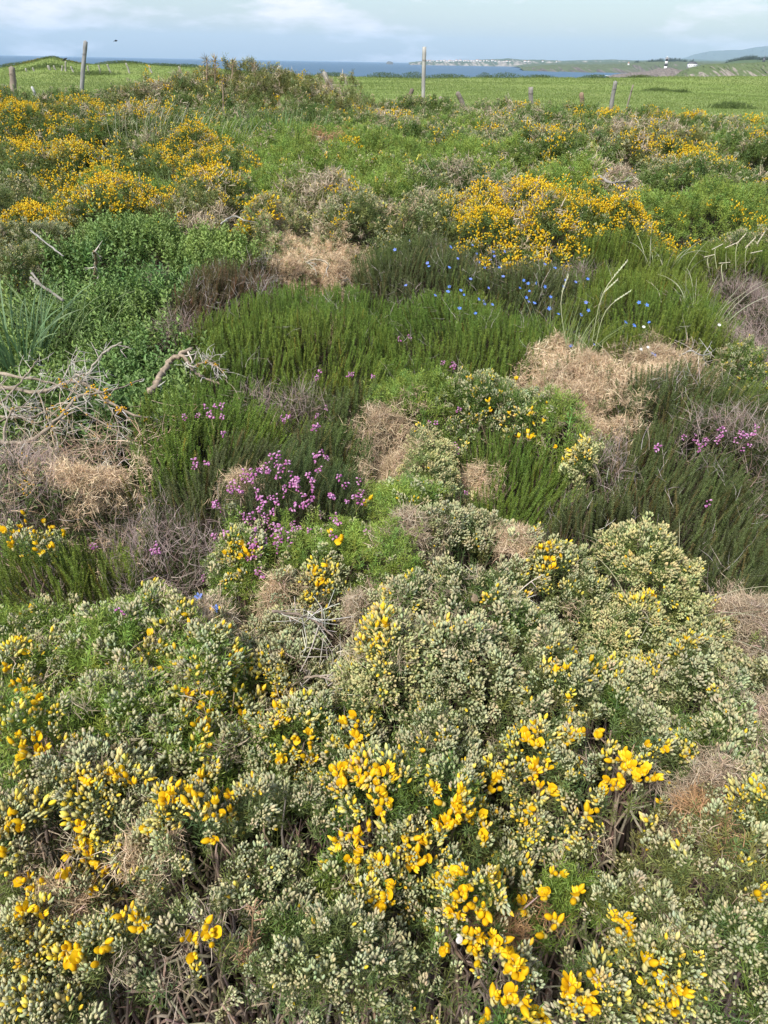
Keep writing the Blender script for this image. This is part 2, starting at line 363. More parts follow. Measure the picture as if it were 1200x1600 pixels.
exec_plan = """
pale 60 1585 100 70 .60|pale budded gorse bush in the bottom left corner of the photo
deadgrey 290 1570 60 32 .58|greyish half dead gorse low on the left by the bottom edge
pale 450 1580 110 50 .62|dense grey budded gorse at the bottom edge left of centre
pale 560 1500 95 75 .66|grey green budded gorse with two flowers, below the five flower knot
pale 700 1575 90 60 .62|pale gorse beside bright yellow flowers on the bottom edge
ybud 780 1540 70 75 .66|gorse with fat yellow flowers right of centre on the bottom edge
deadbrown 810 1462 45 45 .60|rust brown dead gorse patch among yellow flowers
pale 900 1560 85 65 .64|budded gorse with a yellow bouquet near the bottom right
pale 1020 1550 85 70 .62|gorse with an open three petal yellow flower at its top
mixed 1150 1555 90 75 .60|green and grey gorse in the bottom right corner of the photo
pale 180 1490 110 65 .63|budded gorse with scattered open yellow flowers at lower left
pale 320 1450 105 75 .66|gorse with tight yellow flower bunch and grey buds, lower left
mixed 450 1480 75 60 .62|green tipped gorse above the dying grey patch at the bottom
dead 100 1400 65 42 .60|pinkish tan dead gorse tuft at lower left
dead 228 1338 45 38 .64|small tan dead gorse tuft shaped like a brush, left of centre
pale 40 1460 60 60 .60|gorse with yellow flowers at the left edge, low down
green 380 1500 35 35 .58|short bright green gorse shoot beside a dead spiky stem
pale 440 1390 100 55 .62|dense olive budded gorse right of the tan brush tuft
greenish 530 1410 60 45 .61|fresh green shoots amid grey buds, left of five stacked flowers
pale 600 1390 60 60 .67|gorse carrying five stacked yellow flowers in the lower middle
ybud 730 1420 80 75 .69|gorse with dense column of yellow flowers in lower middle right
pale 650 1470 60 45 .60|rounded grey budded gorse dome with a single yellow bud
olive 1080 1420 120 85 .58|olive spiny gorse with few buds on the lower right
pale 960 1450 75 65 .64|pale gorse fan edged with yellow petals, lower right
greenish 870 1400 80 65 .63|gorse with green feathery shoots and small yellow flowers
deadbrown 1060 1335 60 28 .60|tan dead gorse strip above the olive spiny gorse
pale 1170 1370 70 70 .60|grey budded gorse at the right edge with a two petal flower
pale 30 1330 65 60 .60|gorse with yellow flowers at the left edge below the green patch
pale 180 1250 110 75 .63|dark gapped gorse with small pale buds at centre left
pale 320 1290 90 70 .70|gorse bearing the largest bunch of yellow petals on the left
pale 440 1290 110 90 .66|wide dome of dense grey buds without flowers, left of middle
ybud 590 1250 100 90 .70|gorse covered with golden flowers near the middle of the foreground
ybud 700 1270 60 70 .69|gorse with thick golden flowers beside a mossy pale dome
pale 690 1185 80 60 .68|whitish green budded dome just above the thick golden flowers
pale 650 1345 80 50 .66|gorse with paired yellow flowers below the golden patch
pale 770 1340 75 60 .64|grey budded gorse with few upright flowers, middle right
pale 820 1210 75 75 .68|gorse with loose yellow flowers on its left flank, middle right
pale 920 1240 85 60 .68|spiky cream gorse head with yellow fringe to the right
deadgrey 1100 1270 85 40 .60|greyish tan dead gorse swath at the right
pale 1175 1270 50 50 .60|gorse with two yellow flowers at the right edge beside dead swath
pale 960 1170 90 65 .68|grey gorse topped by an orange yellow flower knot
mixed 1100 1180 90 80 .62|green veined grey gorse on the right, beside dead twigs
deadgrey 1185 1160 45 75 .56|dead gorse twigs on the right edge above the grey swath
pale 870 1100 90 70 .68|pale gorse with a row of yellowing buds, right of middle
ybud 970 1080 75 60 .66|gorse with pale yellow buds in upright rows on the right
pale 740 1100 95 70 .66|large unflowered grey green gorse dome right of the hollow
mixed 560 1190 80 45 .63|dark green gorse with pale crown above the golden patch
greenish 300 1170 95 65 .64|gorse speckled with small orange yellow flowers, centre left
ybud 440 1150 70 60 .66|gorse with orange yellow buds left of the twiggy hollow
green 60 1170 90 85 .62|green gorse with yellow flowers at left edge, centre height
green 190 1120 105 70 .64|soft bright green gorse shoots without flowers, on the left
greenish 320 1070 80 60 .64|green gorse with a fat grey bud head left of the hollow
green 180 1010 110 65 .66|feathery bright green gorse below the grey heather tangle
greenish 50 1060 80 60 .62|gorse with pale yellow buds at the left edge below heather
dead 165 1010 32 28 .69|straw coloured spiky gorse tuft poking out of green shoots
deadgrey 520 1085 55 35 .38|collapsed grey dead twigs inside the dark hollow
cream 590 1065 60 50 .66|cream yellow gorse head right of the dark hollow
deadgrey 655 1070 45 40 .50|brownish dead twig pocket between two pale gorse domes
pale 450 1000 80 55 .68|grey green gorse above the dark hollow
dead 440 925 38 28 .73|spiky tan dead gorse tip left of the yellow flower pair
deadgrey 550 955 48 35 .72|dense tan grey dead gorse ball beneath the yellow flower pair
pale 500 925 55 32 .70|narrow gorse crest with yellow flower pair at centre
ybud 620 975 60 45 .68|gorse with small golden clump right of the tan ball
deadgrey 330 975 45 35 .62|dead brown gorse patch beside a blue star flower
mixed 680 1010 80 55 .66|gorse band below the whitish dome at centre
mixed 800 1000 85 60 .66|broad green grey gorse slope right of centre
pale 1060 1060 90 70 .66|pale gorse shoulder right of the spire
pale 1165 1085 60 60 .60|grey gorse by the dark gap at the right edge
deadgrey 1175 980 50 60 .64|pale straw dead gorse mound at the right edge by the dark heather
cream 1010 905 75 60 .80|tall cream green gorse spire in front of the dark heather
cream 1000 985 80 55 .70|cream green gorse below the tall spire
cream 1090 985 65 50 .68|cream gorse lobe right of the tall spire
pale 890 925 70 50 .70|pale green gorse with yellow bunch left of the spire
dead 800 880 55 45 .68|tan dead gorse leaning right of the whitish dome
pale 715 850 80 60 .74|whitish green gorse dome in the middle of the photo
deadgrey 640 870 45 38 .70|tan dead gorse on the left of the whitish dome
green 640 810 60 35 .62|small green gorse cushion just above the whitish dome
green 600 905 60 40 .62|deep green gorse shoots below the tan dead gorse, centre
mixed 740 935 80 45 .66|dark green grey gorse in front of the whitish dome
green 490 885 100 38 .60|bright green gorse with few yellow flowers beneath pink heather
green 390 900 50 40 .58|green gorse sprig beside pink bells and blue star
ybud 375 880 35 30 .62|small gorse tip with yellow bunch right of grey twigs
ybud 55 850 60 35 .62|gorse head packed with yellow flowers above dark heather at left
heath 70 910 100 60 .52|dark green heather under the yellow gorse head at the left
greenish 40 975 70 45 .60|yellowish gorse sprigs in front of dark heather at the left edge
heath 170 900 55 45 .48|heather at the foot of the grey twig tangle
twigs 250 860 105 66 .54|wide grey brown tangle of dead heather twigs on the left
dead 145 792 78 22 .45|flat straw coloured dead gorse mat on the left
heathdark 330 800 85 55 .54|dark heather threaded with grey twigs left of the pink bells
dead 375 790 45 22 .58|small straw patch left of the pink heather
twigs 35 755 75 45 .52|purple grey dead heather at the left edge
heathpink 455 795 112 72 .62|heather covered with many pink bell flowers
heathdark 530 710 75 60 .57|dark heather right of the pink bells
heath 330 670 120 65 .58|broad green heather mound dotted with pink flowers, left of centre
twigs 468 628 34 22 .60|silvery pale twig fan between two heather mounds
twigs 400 632 24 16 .58|smaller silvery twig fan left of the pale one
heathdark 370 730 60 35 .56|heather strewn with white bare twigs
litter 170 725 125 30 .44|flattened dry straw stems on the left
dead 600 690 50 30 .54|pale tan gorse patch in the middle above green gorse
cream 665 730 60 55 .60|yellow green gorse ball in the middle
dead 620 760 45 45 .50|tan wiry gorse beneath the yellow green ball
green 650 620 70 35 .60|bright green low gorse cushion at the foot of the big heather
ybud 780 640 95 40 .61|yellow green gorse with small upright yellow flowers
green 870 670 45 40 .60|bright green gorse corner beside the tan mat
heath 790 740 100 75 .55|mid green heather right of the yellow green ball
dead 740 785 50 28 .46|reddish brown dead twigs under the mid green heather
heathdark 560 640 55 40 .56|dark heather strip under the main heather with pink tips
cream 915 715 30 16 .64|cream coloured gorse tips at the edge of dark heather
twigs 945 725 35 30 .62|pale twig fan beside cream gorse tips
heathdark 1080 630 130 60 .64|dark brownish heather mound on the right behind pink twigs
heathdark 1040 800 170 110 .60|large dark olive heather mound on the right
heathdark 1160 880 80 60 .54|dark heather hollow at the right edge above the straw mound
twigs 1130 690 75 24 .66|pale twigs with pink bells on the right heather
dead 920 600 110 55 .58|large straw coloured dead gorse mat on the right
dead 1040 572 90 18 .58|thin straw strip running right from the large mat
ybud 1160 568 42 16 .62|small yellow gorse head behind dark heather at right edge
twigs 1165 540 55 25 .56|purple grey heather twigs by the small yellow gorse
twigs 1185 465 50 45 .58|purple grey heather twig mound at the right edge
heath 480 510 170 75 .62|main bright green heather mound, left half
heath 725 522 190 76 .58|main bright green heather mound, right half
heathbrown 335 440 85 60 .66|brown tinged heather rising left of the main mound
heathdark 690 415 120 35 .66|dark bluish heather with blue flowers behind the main mound
heathdark 820 440 80 38 .63|heather thick with blue flowers, beside the grass tuft
heath 1030 485 125 65 .64|right green heather mound behind the straw mat
heath 990 400 90 26 .68|olive heather in front of the yellow gorse bank
twigs 905 425 24 9 .64|pale purple twigs poking from heather near blue flowers
leaf 200 560 120 65 .46|leafy green undergrowth behind the lichened branches
leaf 90 600 90 50 .44|leaves under the tangle of lichened branches
leaf 230 470 90 45 .56|leafy green plants left of the brown tinged heather
leaf 200 390 100 38 .66|tall leafy green herbs on the left, broad leaved
leaf 60 500 80 50 .50|grass and leaves at the left edge beneath sticks
leaf 210 650 90 40 .42|low dull leaves between branches and the green heather mound
twigs 240 425 22 18 .66|silvery wispy twigs beside leafy herbs
twigs 275 510 30 30 .60|brown wiry heather roots by the curved root
pale 40 400 75 45 .66|pale gorse at the left edge beside the leafy herbs
pale 20 440 50 30 .60|pale gorse under the bleached stick at left edge
cream 420 345 50 28 .76|whitish green gorse ball behind the round dead gorse
leaf 330 395 70 22 .66|fresh green leaves behind brown tinged heather
dead 465 402 48 26 .55|round tan dead gorse with a dark hole, left half
dead 530 400 45 24 .55|round tan dead gorse, right half behind heather
pale 560 335 70 26 .74|grey olive gorse behind the round tan gorse
pale 660 345 60 28 .74|olive grey gorse left of the yellow bank
dead 645 374 30 7 .60|low grey dead tuft between gorse and dark heather
olive 530 300 60 18 .76|brown grey gorse in front of green slope
yellow 760 350 70 32 .74|gorse bank blazing yellow, left end
yellow 860 345 80 34 .76|gorse bank blazing yellow, middle
yellow 980 368 70 28 .72|gorse bank blazing yellow, right end
green 930 335 90 18 .78|bright green mat above the yellow bank
yellow 60 345 50 18 .70|yellow flowered gorse above the pale gorse at the left edge
pale 30 300 60 26 .72|dull gorse at the left edge above yellow tufts
yellow 185 330 75 22 .74|yellow gorse above the leafy herbs
olive 290 330 60 26 .74|brown olive gorse between yellow ones on the left
green 210 300 90 18 .74|grassy green patch inside the left yellow gorse
green 420 300 60 20 .70|light green growth right of the left yellow gorse
deadgrey 520 310 50 8 .70|dull dead heather patch in the middle distance
yellow 340 300 60 22 .74|yellow tipped gorse at the right of the left bank
yellow 120 255 75 24 .84|golden gorse bank on the left, western lobe
yellow 230 240 85 26 .88|golden gorse bank on the left, central lobe
yellow 330 255 65 24 .84|golden gorse bank on the left, right lobe
yellow 30 250 60 22 .80|golden gorse at the left edge
green 430 240 70 18 .74|green gorse slope right of the golden bank
deadbrown 510 240 28 8 .60|reddish brown dead gorse in the green slope
green 600 285 90 20 .74|green gorse slope in the centre
green 600 240 90 16 .76|green gorse slope farther back in the centre
mixed 720 290 90 20 .76|mottled gorse above the yellow bank
green 740 250 100 18 .78|leafy green gorse back slope right of centre
green 900 285 70 18 .80|rounded green gorse hump right of centre
deadgrey 960 305 42 9 .74|dull reddish dead gorse hump on the right
green 1090 330 110 26 .74|green gorse below the dull dead hump on the right
yellow 1095 250 45 12 .86|yellow clump on the right slope
mixed 1110 285 110 20 .78|mottled green gorse on the right slope
heath 1120 400 90 24 .66|olive heather beneath the right green gorse
pale 1160 385 60 14 .68|grey seed headed gorse at the right edge
mixed 860 240 80 16 .82|gorse with small yellow tufts right of centre
olive 1000 225 90 14 .86|brown green gorse on the upper right slope
mixed 1170 230 70 14 .84|gorse at the right edge near the field
""".strip().splitlines()
for ln in exec_plan:
    a, lab = ln.split('|'); a = a.split(); P(a[0], *[float(q) for q in a[1:5]], float(a[5]), lab)
# far rows, given by photo column, distance ahead, half width in metres and height
def PF(style, u, Y, r, h, label, ry=None):
    z = (np.array([0, Y, .6]) - CAMP) @ _f
    x = x_at(u, Y, h)
    B.append(dict(style=style, x=x, y=Y, rx=r * 1.2, ry=(ry or r * .8) * 1.2, h=h, label=label, d=float(np.hypot(x, Y)), i=len(B)))
PF('olive', 338, 16.0, 2.3, 1.40, 'tallest gorse bush with dry spikes breaking the sea horizon')
PF('olive', 440, 15.4, 1.8, 1.18, 'right shoulder of the tall gorse, sloping down to the field')
PF('olive', 250, 16.2, 1.8, 1.08, 'left shoulder of the tall gorse with yellow specks')
PF('mixed', 160, 16.0, 1.8, .90, 'dark green gorse at the foot of the tall grey post')
PF('mixed', 60, 15.5, 1.8, .92, 'low gorse by the short post at far left')
PF('yellow', -10, 13.6, 1.5, .98, 'orange yellow gorse at the upper left edge of the photo')
PF('mixed', 330, 13.8, 2.0, .82, 'grassy green gorse in front of the tall gorse')
PF('yellow', 90, 13.0, 1.8, .86, 'yellow dotted gorse row near the upper left')
PF('mixed', 510, 13.6, 1.4, .74, 'green gorse below the leaning post')
PF('olive', 575, 15.6, 1.3, .50, 'low scrub at the field edge between leaning posts')
PF('mixed', 690, 16.8, 1.5, .86, 'dark gorse hump at the foot of the tall white post')
PF('mixed', 790, 16.4, 1.5, .80, 'gorse left of the short square post with one orange tuft')
PF('mixed', 880, 16.2, 1.5, .80, 'gorse behind which the short square post stands')
PF('yellow', 970, 15.4, 1.5, .78, 'yellow sprinkled gorse under the thin grey post')
PF('yellow', 1050, 14.8, 1.4, .78, 'yellow sprinkled gorse right of the thin grey post')
PF('mixed', 1130, 13.6, 1.3, .74, 'gorse crest sloping down toward the right field')
PF('mixed', 1210, 12.4, 1.2, .70, 'gorse crest at the right edge against the field')
PF('mixed', 640, 13.2, 1.7, .80, 'rolling green gorse in the centre back row')
PF('green', 760, 13.0, 1.7, .82, 'brighter green gorse in the back row right of centre')
PF('mixed', 900, 12.6, 1.6, .86, 'green gorse back row with small yellow tufts')
PF('mixed', 1010, 11.6, 1.4, .86, 'green brown gorse in the back row on the right')
PF('green', 1120, 10.8, 1.3, .84, 'green gorse below the right field crest')
PF('mixed', 700, 11.0, 1.5, .80, 'mottled gorse middle row in the centre')
PF('green', 560, 11.4, 1.6, .76, 'soft green gorse middle row left of centre')
PF('green', 440, 11.6, 1.4, .76, 'green gorse between golden bank and centre slope')
PF('mixed', 200, 12.6, 1.5, .84, 'dull gorse just behind the golden bank')

NB = len(B)
STY = {
 'pale':   dict(k='gorse', bud=.88, yb=.08, fol=(.155, .195, .07), dead=.05),
 'cream':  dict(k='gorse', bud=.95, yb=.15, fol=(.17, .23, .075), dead=.04, bt=(1.1, 1.06, .9)),
 'mixed':  dict(k='gorse', bud=.62, yb=.12, fol=(.125, .185, .052), dead=.06),
 'green':  dict(k='gorse', bud=.16, yb=.2, fol=(.20, .28, .065), dead=.01),
 'greenish': dict(k='gorse', bud=.22, yb=.3, fol=(.19, .27, .06), dead=.015),
 'ybud':   dict(k='gorse', bud=.85, yb=.7, fol=(.12, .19, .045), dead=.04),
 'olive':  dict(k='gorse', bud=.40, yb=.25, fol=(.17, .19, .07), dead=.20),
 'yellow': dict(k='gorse', bud=.45, yb=.35, fol=(.13, .18, .055), dead=.07),
 'dead': dict(k='dead', tint=(1.12, 1.05, .98)), 'deadgrey': dict(k='dead', tint=(.92, .90, .92)), 'deadbrown': dict(k='dead', tint=(.85, .64, .47)),
 'heath': dict(k='heath', c1=(.225, .28, .045), c2=(.135, .225, .038), brown=.03),
 'heathdark': dict(k='heath', c1=(.115, .165, .045), c2=(.135, .15, .065), brown=.13),
 'heathbrown': dict(k='heath', c1=(.12, .13, .04), c2=(.14, .105, .06), brown=.2),
 'heathpink': dict(k='heath', c1=(.085, .13, .04), c2=(.10, .12, .05), brown=.12),
 'twigs': dict(k='twigs'), 'leaf': dict(k='leaf'), 'litter': dict(k='litter'),
}
def canopy(x, y, ids=None):
    x = np.asarray(x, float); y = np.asarray(y, float); sh = x.shape
    I = np.full(sh, -1); D1 = np.full(sh, 9.); D2 = np.full(sh, 9.); WS = np.zeros(sh); HS = np.zeros(sh); AM = np.zeros((2,) + sh)
    wx = (fbm(x, y, .30, 1) - .5) + (vnoise(x, y, .06, 2) - .5) * .25; wy = (fbm(x, y, .30, 3) - .5) + (vnoise(x, y, .06, 4) - .5) * .25
    n1 = fbm(x, y, .13, 5, 2) - .5; n2 = fbm(x, y, .42, 2, 2) - .5; n3 = fbm(x, y, 1.1, 6, 2) - .5
    AMP = {'gorse': (.15, .18), 'dead': (.13, .18), 'heath': (.03, .13), 'twigs': (.06, .12), 'leaf': (.08, .16), 'litter': (.05, .08)}
    for b in (B if ids is None else [B[i] for i in ids]):
        dx = x - b['x']; dy = y - b['y']
        m = (np.abs(dx) < b['rx'] * 1.6) & (np.abs(dy) < b['ry'] * 1.6)
        if not m.any(): continue
        sc = min(1.0, b['rx'] / .30)
        d = np.hypot(dx[m] / b['rx'] + wx[m] * .95 * sc, dy[m] / b['ry'] + wy[m] * .95 * sc)
        wt = np.clip(1.35 - d, 0, None) ** (4 if b['d'] < 9 else 3)
        WS[m] += wt; HS[m] += wt * b['h'] * (1 - (.10 if b['d'] < 3 else .20) * np.clip(d, 0, 1.2) ** 2)
        a1 = D1[m]; a2 = D2[m]; q = d < a1
        D2[m] = np.where(q, a1, np.minimum(a2, d)); D1[m] = np.where(q, d, a1)
        Im = I[m]; Im[q & (d < 1.3)] = b['i']; I[m] = Im
        k = STY[b['style']]['k']; am = AMP[k]
        for t in (0, 1):
            A_ = AM[t][m]; A_[q] = am[t] * (1.6 if (t and b['d'] > 4) else 1); AM[t][m] = A_
    H = HS / np.maximum(WS, 1e-9)
    dist = np.hypot(x, y); farf = np.clip((dist - 7) / 6, 0, 1)
    cre = np.clip(1 - (D2 - D1) / .22, 0, 1) ** 2 * (D2 < 1.25)
    H = H * (1 - cre * (.09 + .02 * farf)) * np.clip((1.3 - D1) / .32, 0, 1) ** .5
    H = H * (1 + n2 * AM[1] * 1.6 + n3 * .30 * farf) + np.where(H > .1, n1 * AM[0] * (1 + farf), 0)
    I = np.where(H > .02, I, -1)
    return np.maximum(H, 0), I
def raycast(uv):
    uv = np.asarray(uv, float); d = ray(uv[:, 0], uv[:, 1]); d = unit(d)
    t = np.concatenate([np.linspace(.5, 3, 420), np.geomspace(3.005, 40, 900)])
    Pp = CAMP + d[:, None, :] * t[None, :, None]
    H, I = canopy(Pp[..., 0], Pp[..., 1]); hit = (H > Pp[..., 2]); hit[:, -1] = True; j = hit.argmax(1); r = np.arange(len(uv))
    return Pp[r, j], I[r, j]

# where open flowers stand in the foreground, read off the photograph: u, v, how many, spread in pixels
FL = """45 840 7 28;80 845 6 20;20 850 3 12;62 865 3 12;370 865 6 17;505 908 4 16;600 925 1 4;590 975 6 14;865 875 8 20;1015 940 1 3;1070 1003 1 3;297 965 1 3;235 1000 1 3;50 955 1 3;362 1030 2 7;40 1015 2 6;10 1045 2 6;25 1075 3 10;48 1102 3 12;50 1160 4 18;35 1177 3 10;68 1185 2 6;138 1230 2 6;255 1063 2 8;300 1090 3 14;330 1110 4 18;310 1140 3 14;322 1155 3 12;375 1140 3 20;190 1220 3 11;210 1230 1 3;265 1250 4 13;300 1257 3 10;345 1265 9 20;315 1230 2 6;125 1290 2 6;25 1295 5 18;130 1310 2 6;8 1342 2 6;120 1335 2 6;150 1345 4 12;160 1360 3 9;35 1375 2 8;62 1385 2 6;100 1370 3 9;150 1385 2 8;45 1435 3 11;65 1432 2 6;63 1480 1 3;208 1450 7 16;310 1470 7 18;170 1490 4 11;132 1500 5 16;100 1490 2 8;120 1525 1 3;155 1510 1 3;5 1575 1 3;340 1313 2 6;230 1305 2 6;415 1100 4 18;430 1130 4 14;470 1170 5 17;480 1190 3 10;440 1190 2 8;545 1137 5 14;555 1165 5 14;540 1215 9 20;575 1210 4 14;598 1215 5 13;590 1245 6 14;565 1230 3 10;600 1265 3 9;560 1300 5 13;530 1320 2 6;555 1345 3 10;595 1355 5 12;597 1402 7 16;595 1425 2 6;645 1335 8 18;650 1352 3 9;655 1180 1 3;680 1240 2 6;710 1250 5 14;715 1275 7 17;742 1275 6 14;700 1292 4 12;690 1300 2 8;755 1320 3 9;715 1370 4 11;700 1385 5 14;715 1420 9 18;740 1400 5 16;750 1430 4 12;770 1380 3 10;735 1470 5 15;745 1492 5 13;775 1480 4 11;698 1490 2 6;790 1510 6 14;805 1530 3 9;770 1560 3 9;800 1565 5 12;840 1590 2 7;768 1590 3 9;760 1300 1 3;825 1150 4 13;830 1167 2 6;870 1050 3 9;900 1030 1 3;920 1037 1 3;890 1100 1 3;895 1150 5 15;935 1152 3 8;840 1200 4 14;825 1215 3 9;850 1235 3 8;770 1215 4 13;770 1240 2 6;830 1270 2 6;822 1282 1 3;975 1190 7 14;985 1215 6 12;1007 1222 5 12;1035 1180 1 3;1010 1170 1 3;1070 1186 1 3;940 1235 4 13;955 1237 2 6;910 1275 2 6;930 1272 1 3;1000 1288 1 3;1030 1258 1 3;1187 1237 1 3;1195 1252 1 3;870 1370 2 7;860 1405 3 10;900 1400 3 9;815 1420 4 14;860 1457 4 13;965 1460 8 17;905 1560 8 18;910 1582 4 11;885 1555 2 7;1020 1520 4 11;1005 1545 1 3;1050 1555 2 6;1045 1585 3 9;1182 1400 2 6;925 1525 2 6;990 1040 1 5;530 840 2 6;570 790 2 6;515 838 1 3;805 600 1 3;855 632 1 3;820 690 3 10;890 708 2 6;868 705 1 3;780 655 3 20;830 660 3 15"""
fuv = []
for s in FL.split(';'):
    u, v, n, sp = [float(q) for q in s.split()]
    for i in range(int(round(n * 1.45)) if n > 1 else 1):
        a = rng.random() * 6.28; r = sp * 1.3 * math.sqrt(rng.random()) if n > 1 else 0
        fuv.append((u + r * math.cos(a) * 1.05, v + r * math.sin(a) * .9))
FP, FI = raycast(fuv)

def dens_of(D):
    return 1.0 if D < 2.2 else (2.2 / D) ** 1.05

def make_bush(b):
    st = STY[b['style']]; k = st['k']; D = max(b['d'], .8)
    lod = 0 if D < 2.1 else (1 if D < 5.2 else 2)
    S = 1.0 if lod < 2 else (D / 5.2) ** .62
    near = [c['i'] for c in B if abs(c['x'] - b['x']) < (c['rx'] + b['rx']) * 1.7 and abs(c['y'] - b['y']) < (c['ry'] + b['ry']) * 1.7]
    base = {'gorse': (4500, 2500, 720), 'dead': (5200, 3600, 1100), 'heath': (2200, 1500, 800), 'twigs': (2900, 2300, 520), 'leaf': (1700, 1150, 450), 'litter': (900, 700, 300)}[k][lod]
    if lod == 2: base = base / S ** 2
    area = math.pi * b['rx'] * b['ry'] * 2.2
    N = int(area * base * 3)
    N = min(N, 400000)
    a = rng.random(N) * 6.283; r = np.sqrt(rng.random(N)) * 1.5
    x = b['x'] + np.cos(a) * r * b['rx']; y = b['y'] + np.sin(a) * r * b['ry']
    H, I0 = canopy(x, y, near)
    jit = .022 if lod == 0 else (.035 if lod == 1 else .10)
    _, I = canopy(x + rng.normal(0, jit, N), y + rng.normal(0, jit, N), near); I = np.where(I0 < 0, -1, I)
    e = .012
    Hx, _ = canopy(x + e, y, near); Hy, _ = canopy(x, y + e, near)
    gx = np.clip((Hx - H) / e, -3, 3); gy = np.clip((Hy - H) / e, -3, 3); wgt = np.sqrt(1 + gx ** 2 + gy ** 2)
    keep = (I == b['i']) & (H > .06) & (rng.random(N) < wgt / 3)
    u, v, z = project(np.stack([x, y, H], 1))
    keep &= (z > .12) & (u > -170) & (u < 1370) & (v < 1800)
    x, y, H, gx, gy = x[keep], y[keep], H[keep], gx[keep], gy[keep]; n = len(x)
    root = thing({'gorse': 'gorse_bush', 'dead': 'dead_gorse_bush', 'heath': 'heather_clump', 'twigs': 'dead_heather_clump', 'leaf': 'leafy_plant', 'litter': 'dry_straw_clump'}[k],
                 b['label'], {'gorse': 'gorse bush', 'dead': 'dead gorse bush', 'heath': 'heather', 'twigs': 'dead heather', 'leaf': 'leafy plant', 'litter': 'dry straw'}[k],
                 (b['x'], b['y'], 0), {'gorse': 'gorse bushes on the heath', 'dead': 'dead gorse among the living', 'heath': 'heather clumps on the heath', 'twigs': 'dead heather clumps', 'leaf': 'leafy plants at the left', 'litter': None}[k])
    b['root'] = root; b['n'] = n
    if n < 12: print('EMPTY', b['label']); bpy.data.objects.remove(root); b['root'] = None; return
    off = np.array([b['x'], b['y'], 0.0])
    nrm = unit(np.stack([-gx, -gy, np.ones(n)], 1)); up = np.array([[0, 0, 1.]])
    pat = fbm(x, y, .22 * S, 4, 2); pat2 = fbm(x, y, .5 * S, 7, 2)
    def put(acc, key, sel, pos, R, sc, tint):
        T = TP[key]; idx = rng.integers(len(T), size=len(pos))
        for j in range(len(T)):
            q = sel & (idx == j)
            if q.any(): acc.stamp(T[j], pos[q], R[q], sc[q], tint[q])
    bright = rng.uniform(.78, 1.22, n)[:, None] * (.85 + .3 * rng.random((n, 1)))
    if k == 'gorse':
        ax = unit(nrm * .38 + up * .62 + rng.normal(0, .30, (n, 3))); R = frames(ax)
        L = (.048, .055, .085)[lod]
        depth = np.where(rng.random(n) < .30, rng.uniform(.02, .05, n) * (S if lod == 2 else 1), 0) + rng.normal(0, .007, n)
        sc = rng.uniform(.65, 1.3, n) * (.78 + .45 * pat2) * S
        pos = np.stack([x, y, H], 1) - ax * (L * .8 * sc + depth)[:, None] - off
        deadp = (rng.random(n) < st['dead'] * (.3 + (6 if lod < 2 else 1) * np.clip(pat2 - .5, 0, 1))) | ((pat2 > .70) & (rng.random(n) < st['dead'] * (3 if lod < 2 else 1.5)))
        hole = (pat < .27) & (rng.random(n) < .75)
        live = ~deadp & ~hole
        yellowness = rng.normal(0, .12, n)[:, None]
        hue = 1 + yellowness * np.array([[1.0, .15, -.3]])
        fc = np.array(st['fol']) * bright * hue * (.75 + .5 * pat[:, None])
        bt = (st['bud'] + (pat2 - .5) * .7) * (1 if D < 5 else (.75 if D < 8 else .55))
        isb = live & (rng.random(n) < bt) & (depth < .02 * S + .01)
        fc = np.where(isb[:, None], fc, fc * np.array([[1.15, 1.2, 1.05]]))
        A = Acc(); put(A, 'gs%d' % lod, live, pos, R, sc, np.clip(fc, .01, 1))
        put(A, 'tg%d' % lod, deadp & ~hole, np.stack([x, y, H], 1) - ax * (.02 * S) - off, R, sc, np.ones((n, 3)) * bright * .9)
        # yellow near open flowers
        ypr = np.full(n, st['yb'] * .6) + st['yb'] * np.clip(fbm(x, y, .3 * S, 0, 2) - .45, 0, 1) * 3
        if lod < 2 and len(FP):
            dmin = np.full(n, 9.)
            for q in FP[FI == b['i']][:120]: dmin = np.minimum(dmin, np.hypot(x - q[0], y - q[1]))
            ypr = np.where(dmin < .025, .8, np.where(dmin < .05, .25, ypr * .13))
        isy = isb & (rng.random(n) < ypr)
        Bd = Acc(); btint = np.array([[1.0, .99, .83]]) * (.88 if lod < 2 else .8) * (.85 + .3 * rng.random((n, 1))) * np.array(st.get('bt', (1, 1, 1))) * (1 + rng.normal(0, .04, (n, 3)))
        put(Bd, 'gb%d' % lod, isb & ~isy, pos, R, sc, btint); put(Bd, 'gy%d' % lod, isy, pos, R, sc, btint)
        if A.n > 200: link('foliage', A.mesh('gorse_foliage', 'foliage'), root)
        if Bd.n > 7000: link('buds', Bd.mesh('gorse_buds', 'buds', True), root)
        if D > 3.4:
            cl = fbm(x, y, .35 * (1 if D < 8 else 1.6), 3, 3)
            thr, amt = {'yellow': (.44 if D < 7 else .50, .72), 'mixed': (.68, .4), 'olive': (.63, .35), 'ybud': (.5, .5), 'green': (.73, .3), 'pale': (.72, .3), 'cream': (.7, .2)}[b['style']]
            if D < 6.5 and b['style'] == 'yellow': thr, amt = .32, .95
            isf = live & (cl > thr) & (rng.random(n) < amt) & (depth < .02)
            Fl = Acc(); put(Fl, 'ft' if lod < 2 else 'ft2', isf, pos, R, sc * 1.0, np.ones((n, 3)) * rng.uniform(.85, 1.05, (n, 1)))
            if Fl.n: link('flowers', Fl.mesh('gorse_flowers', 'petal', True), root, kind='stuff')
    elif k == 'dead':
        ax = unit(nrm + rng.normal(0, .5, (n, 3))); R = frames(ax); sc = rng.uniform(.75, 1.3, n) * S
        depth = rng.exponential(.016, n)
        hole = (pat < .25) & (rng.random(n) < .8)
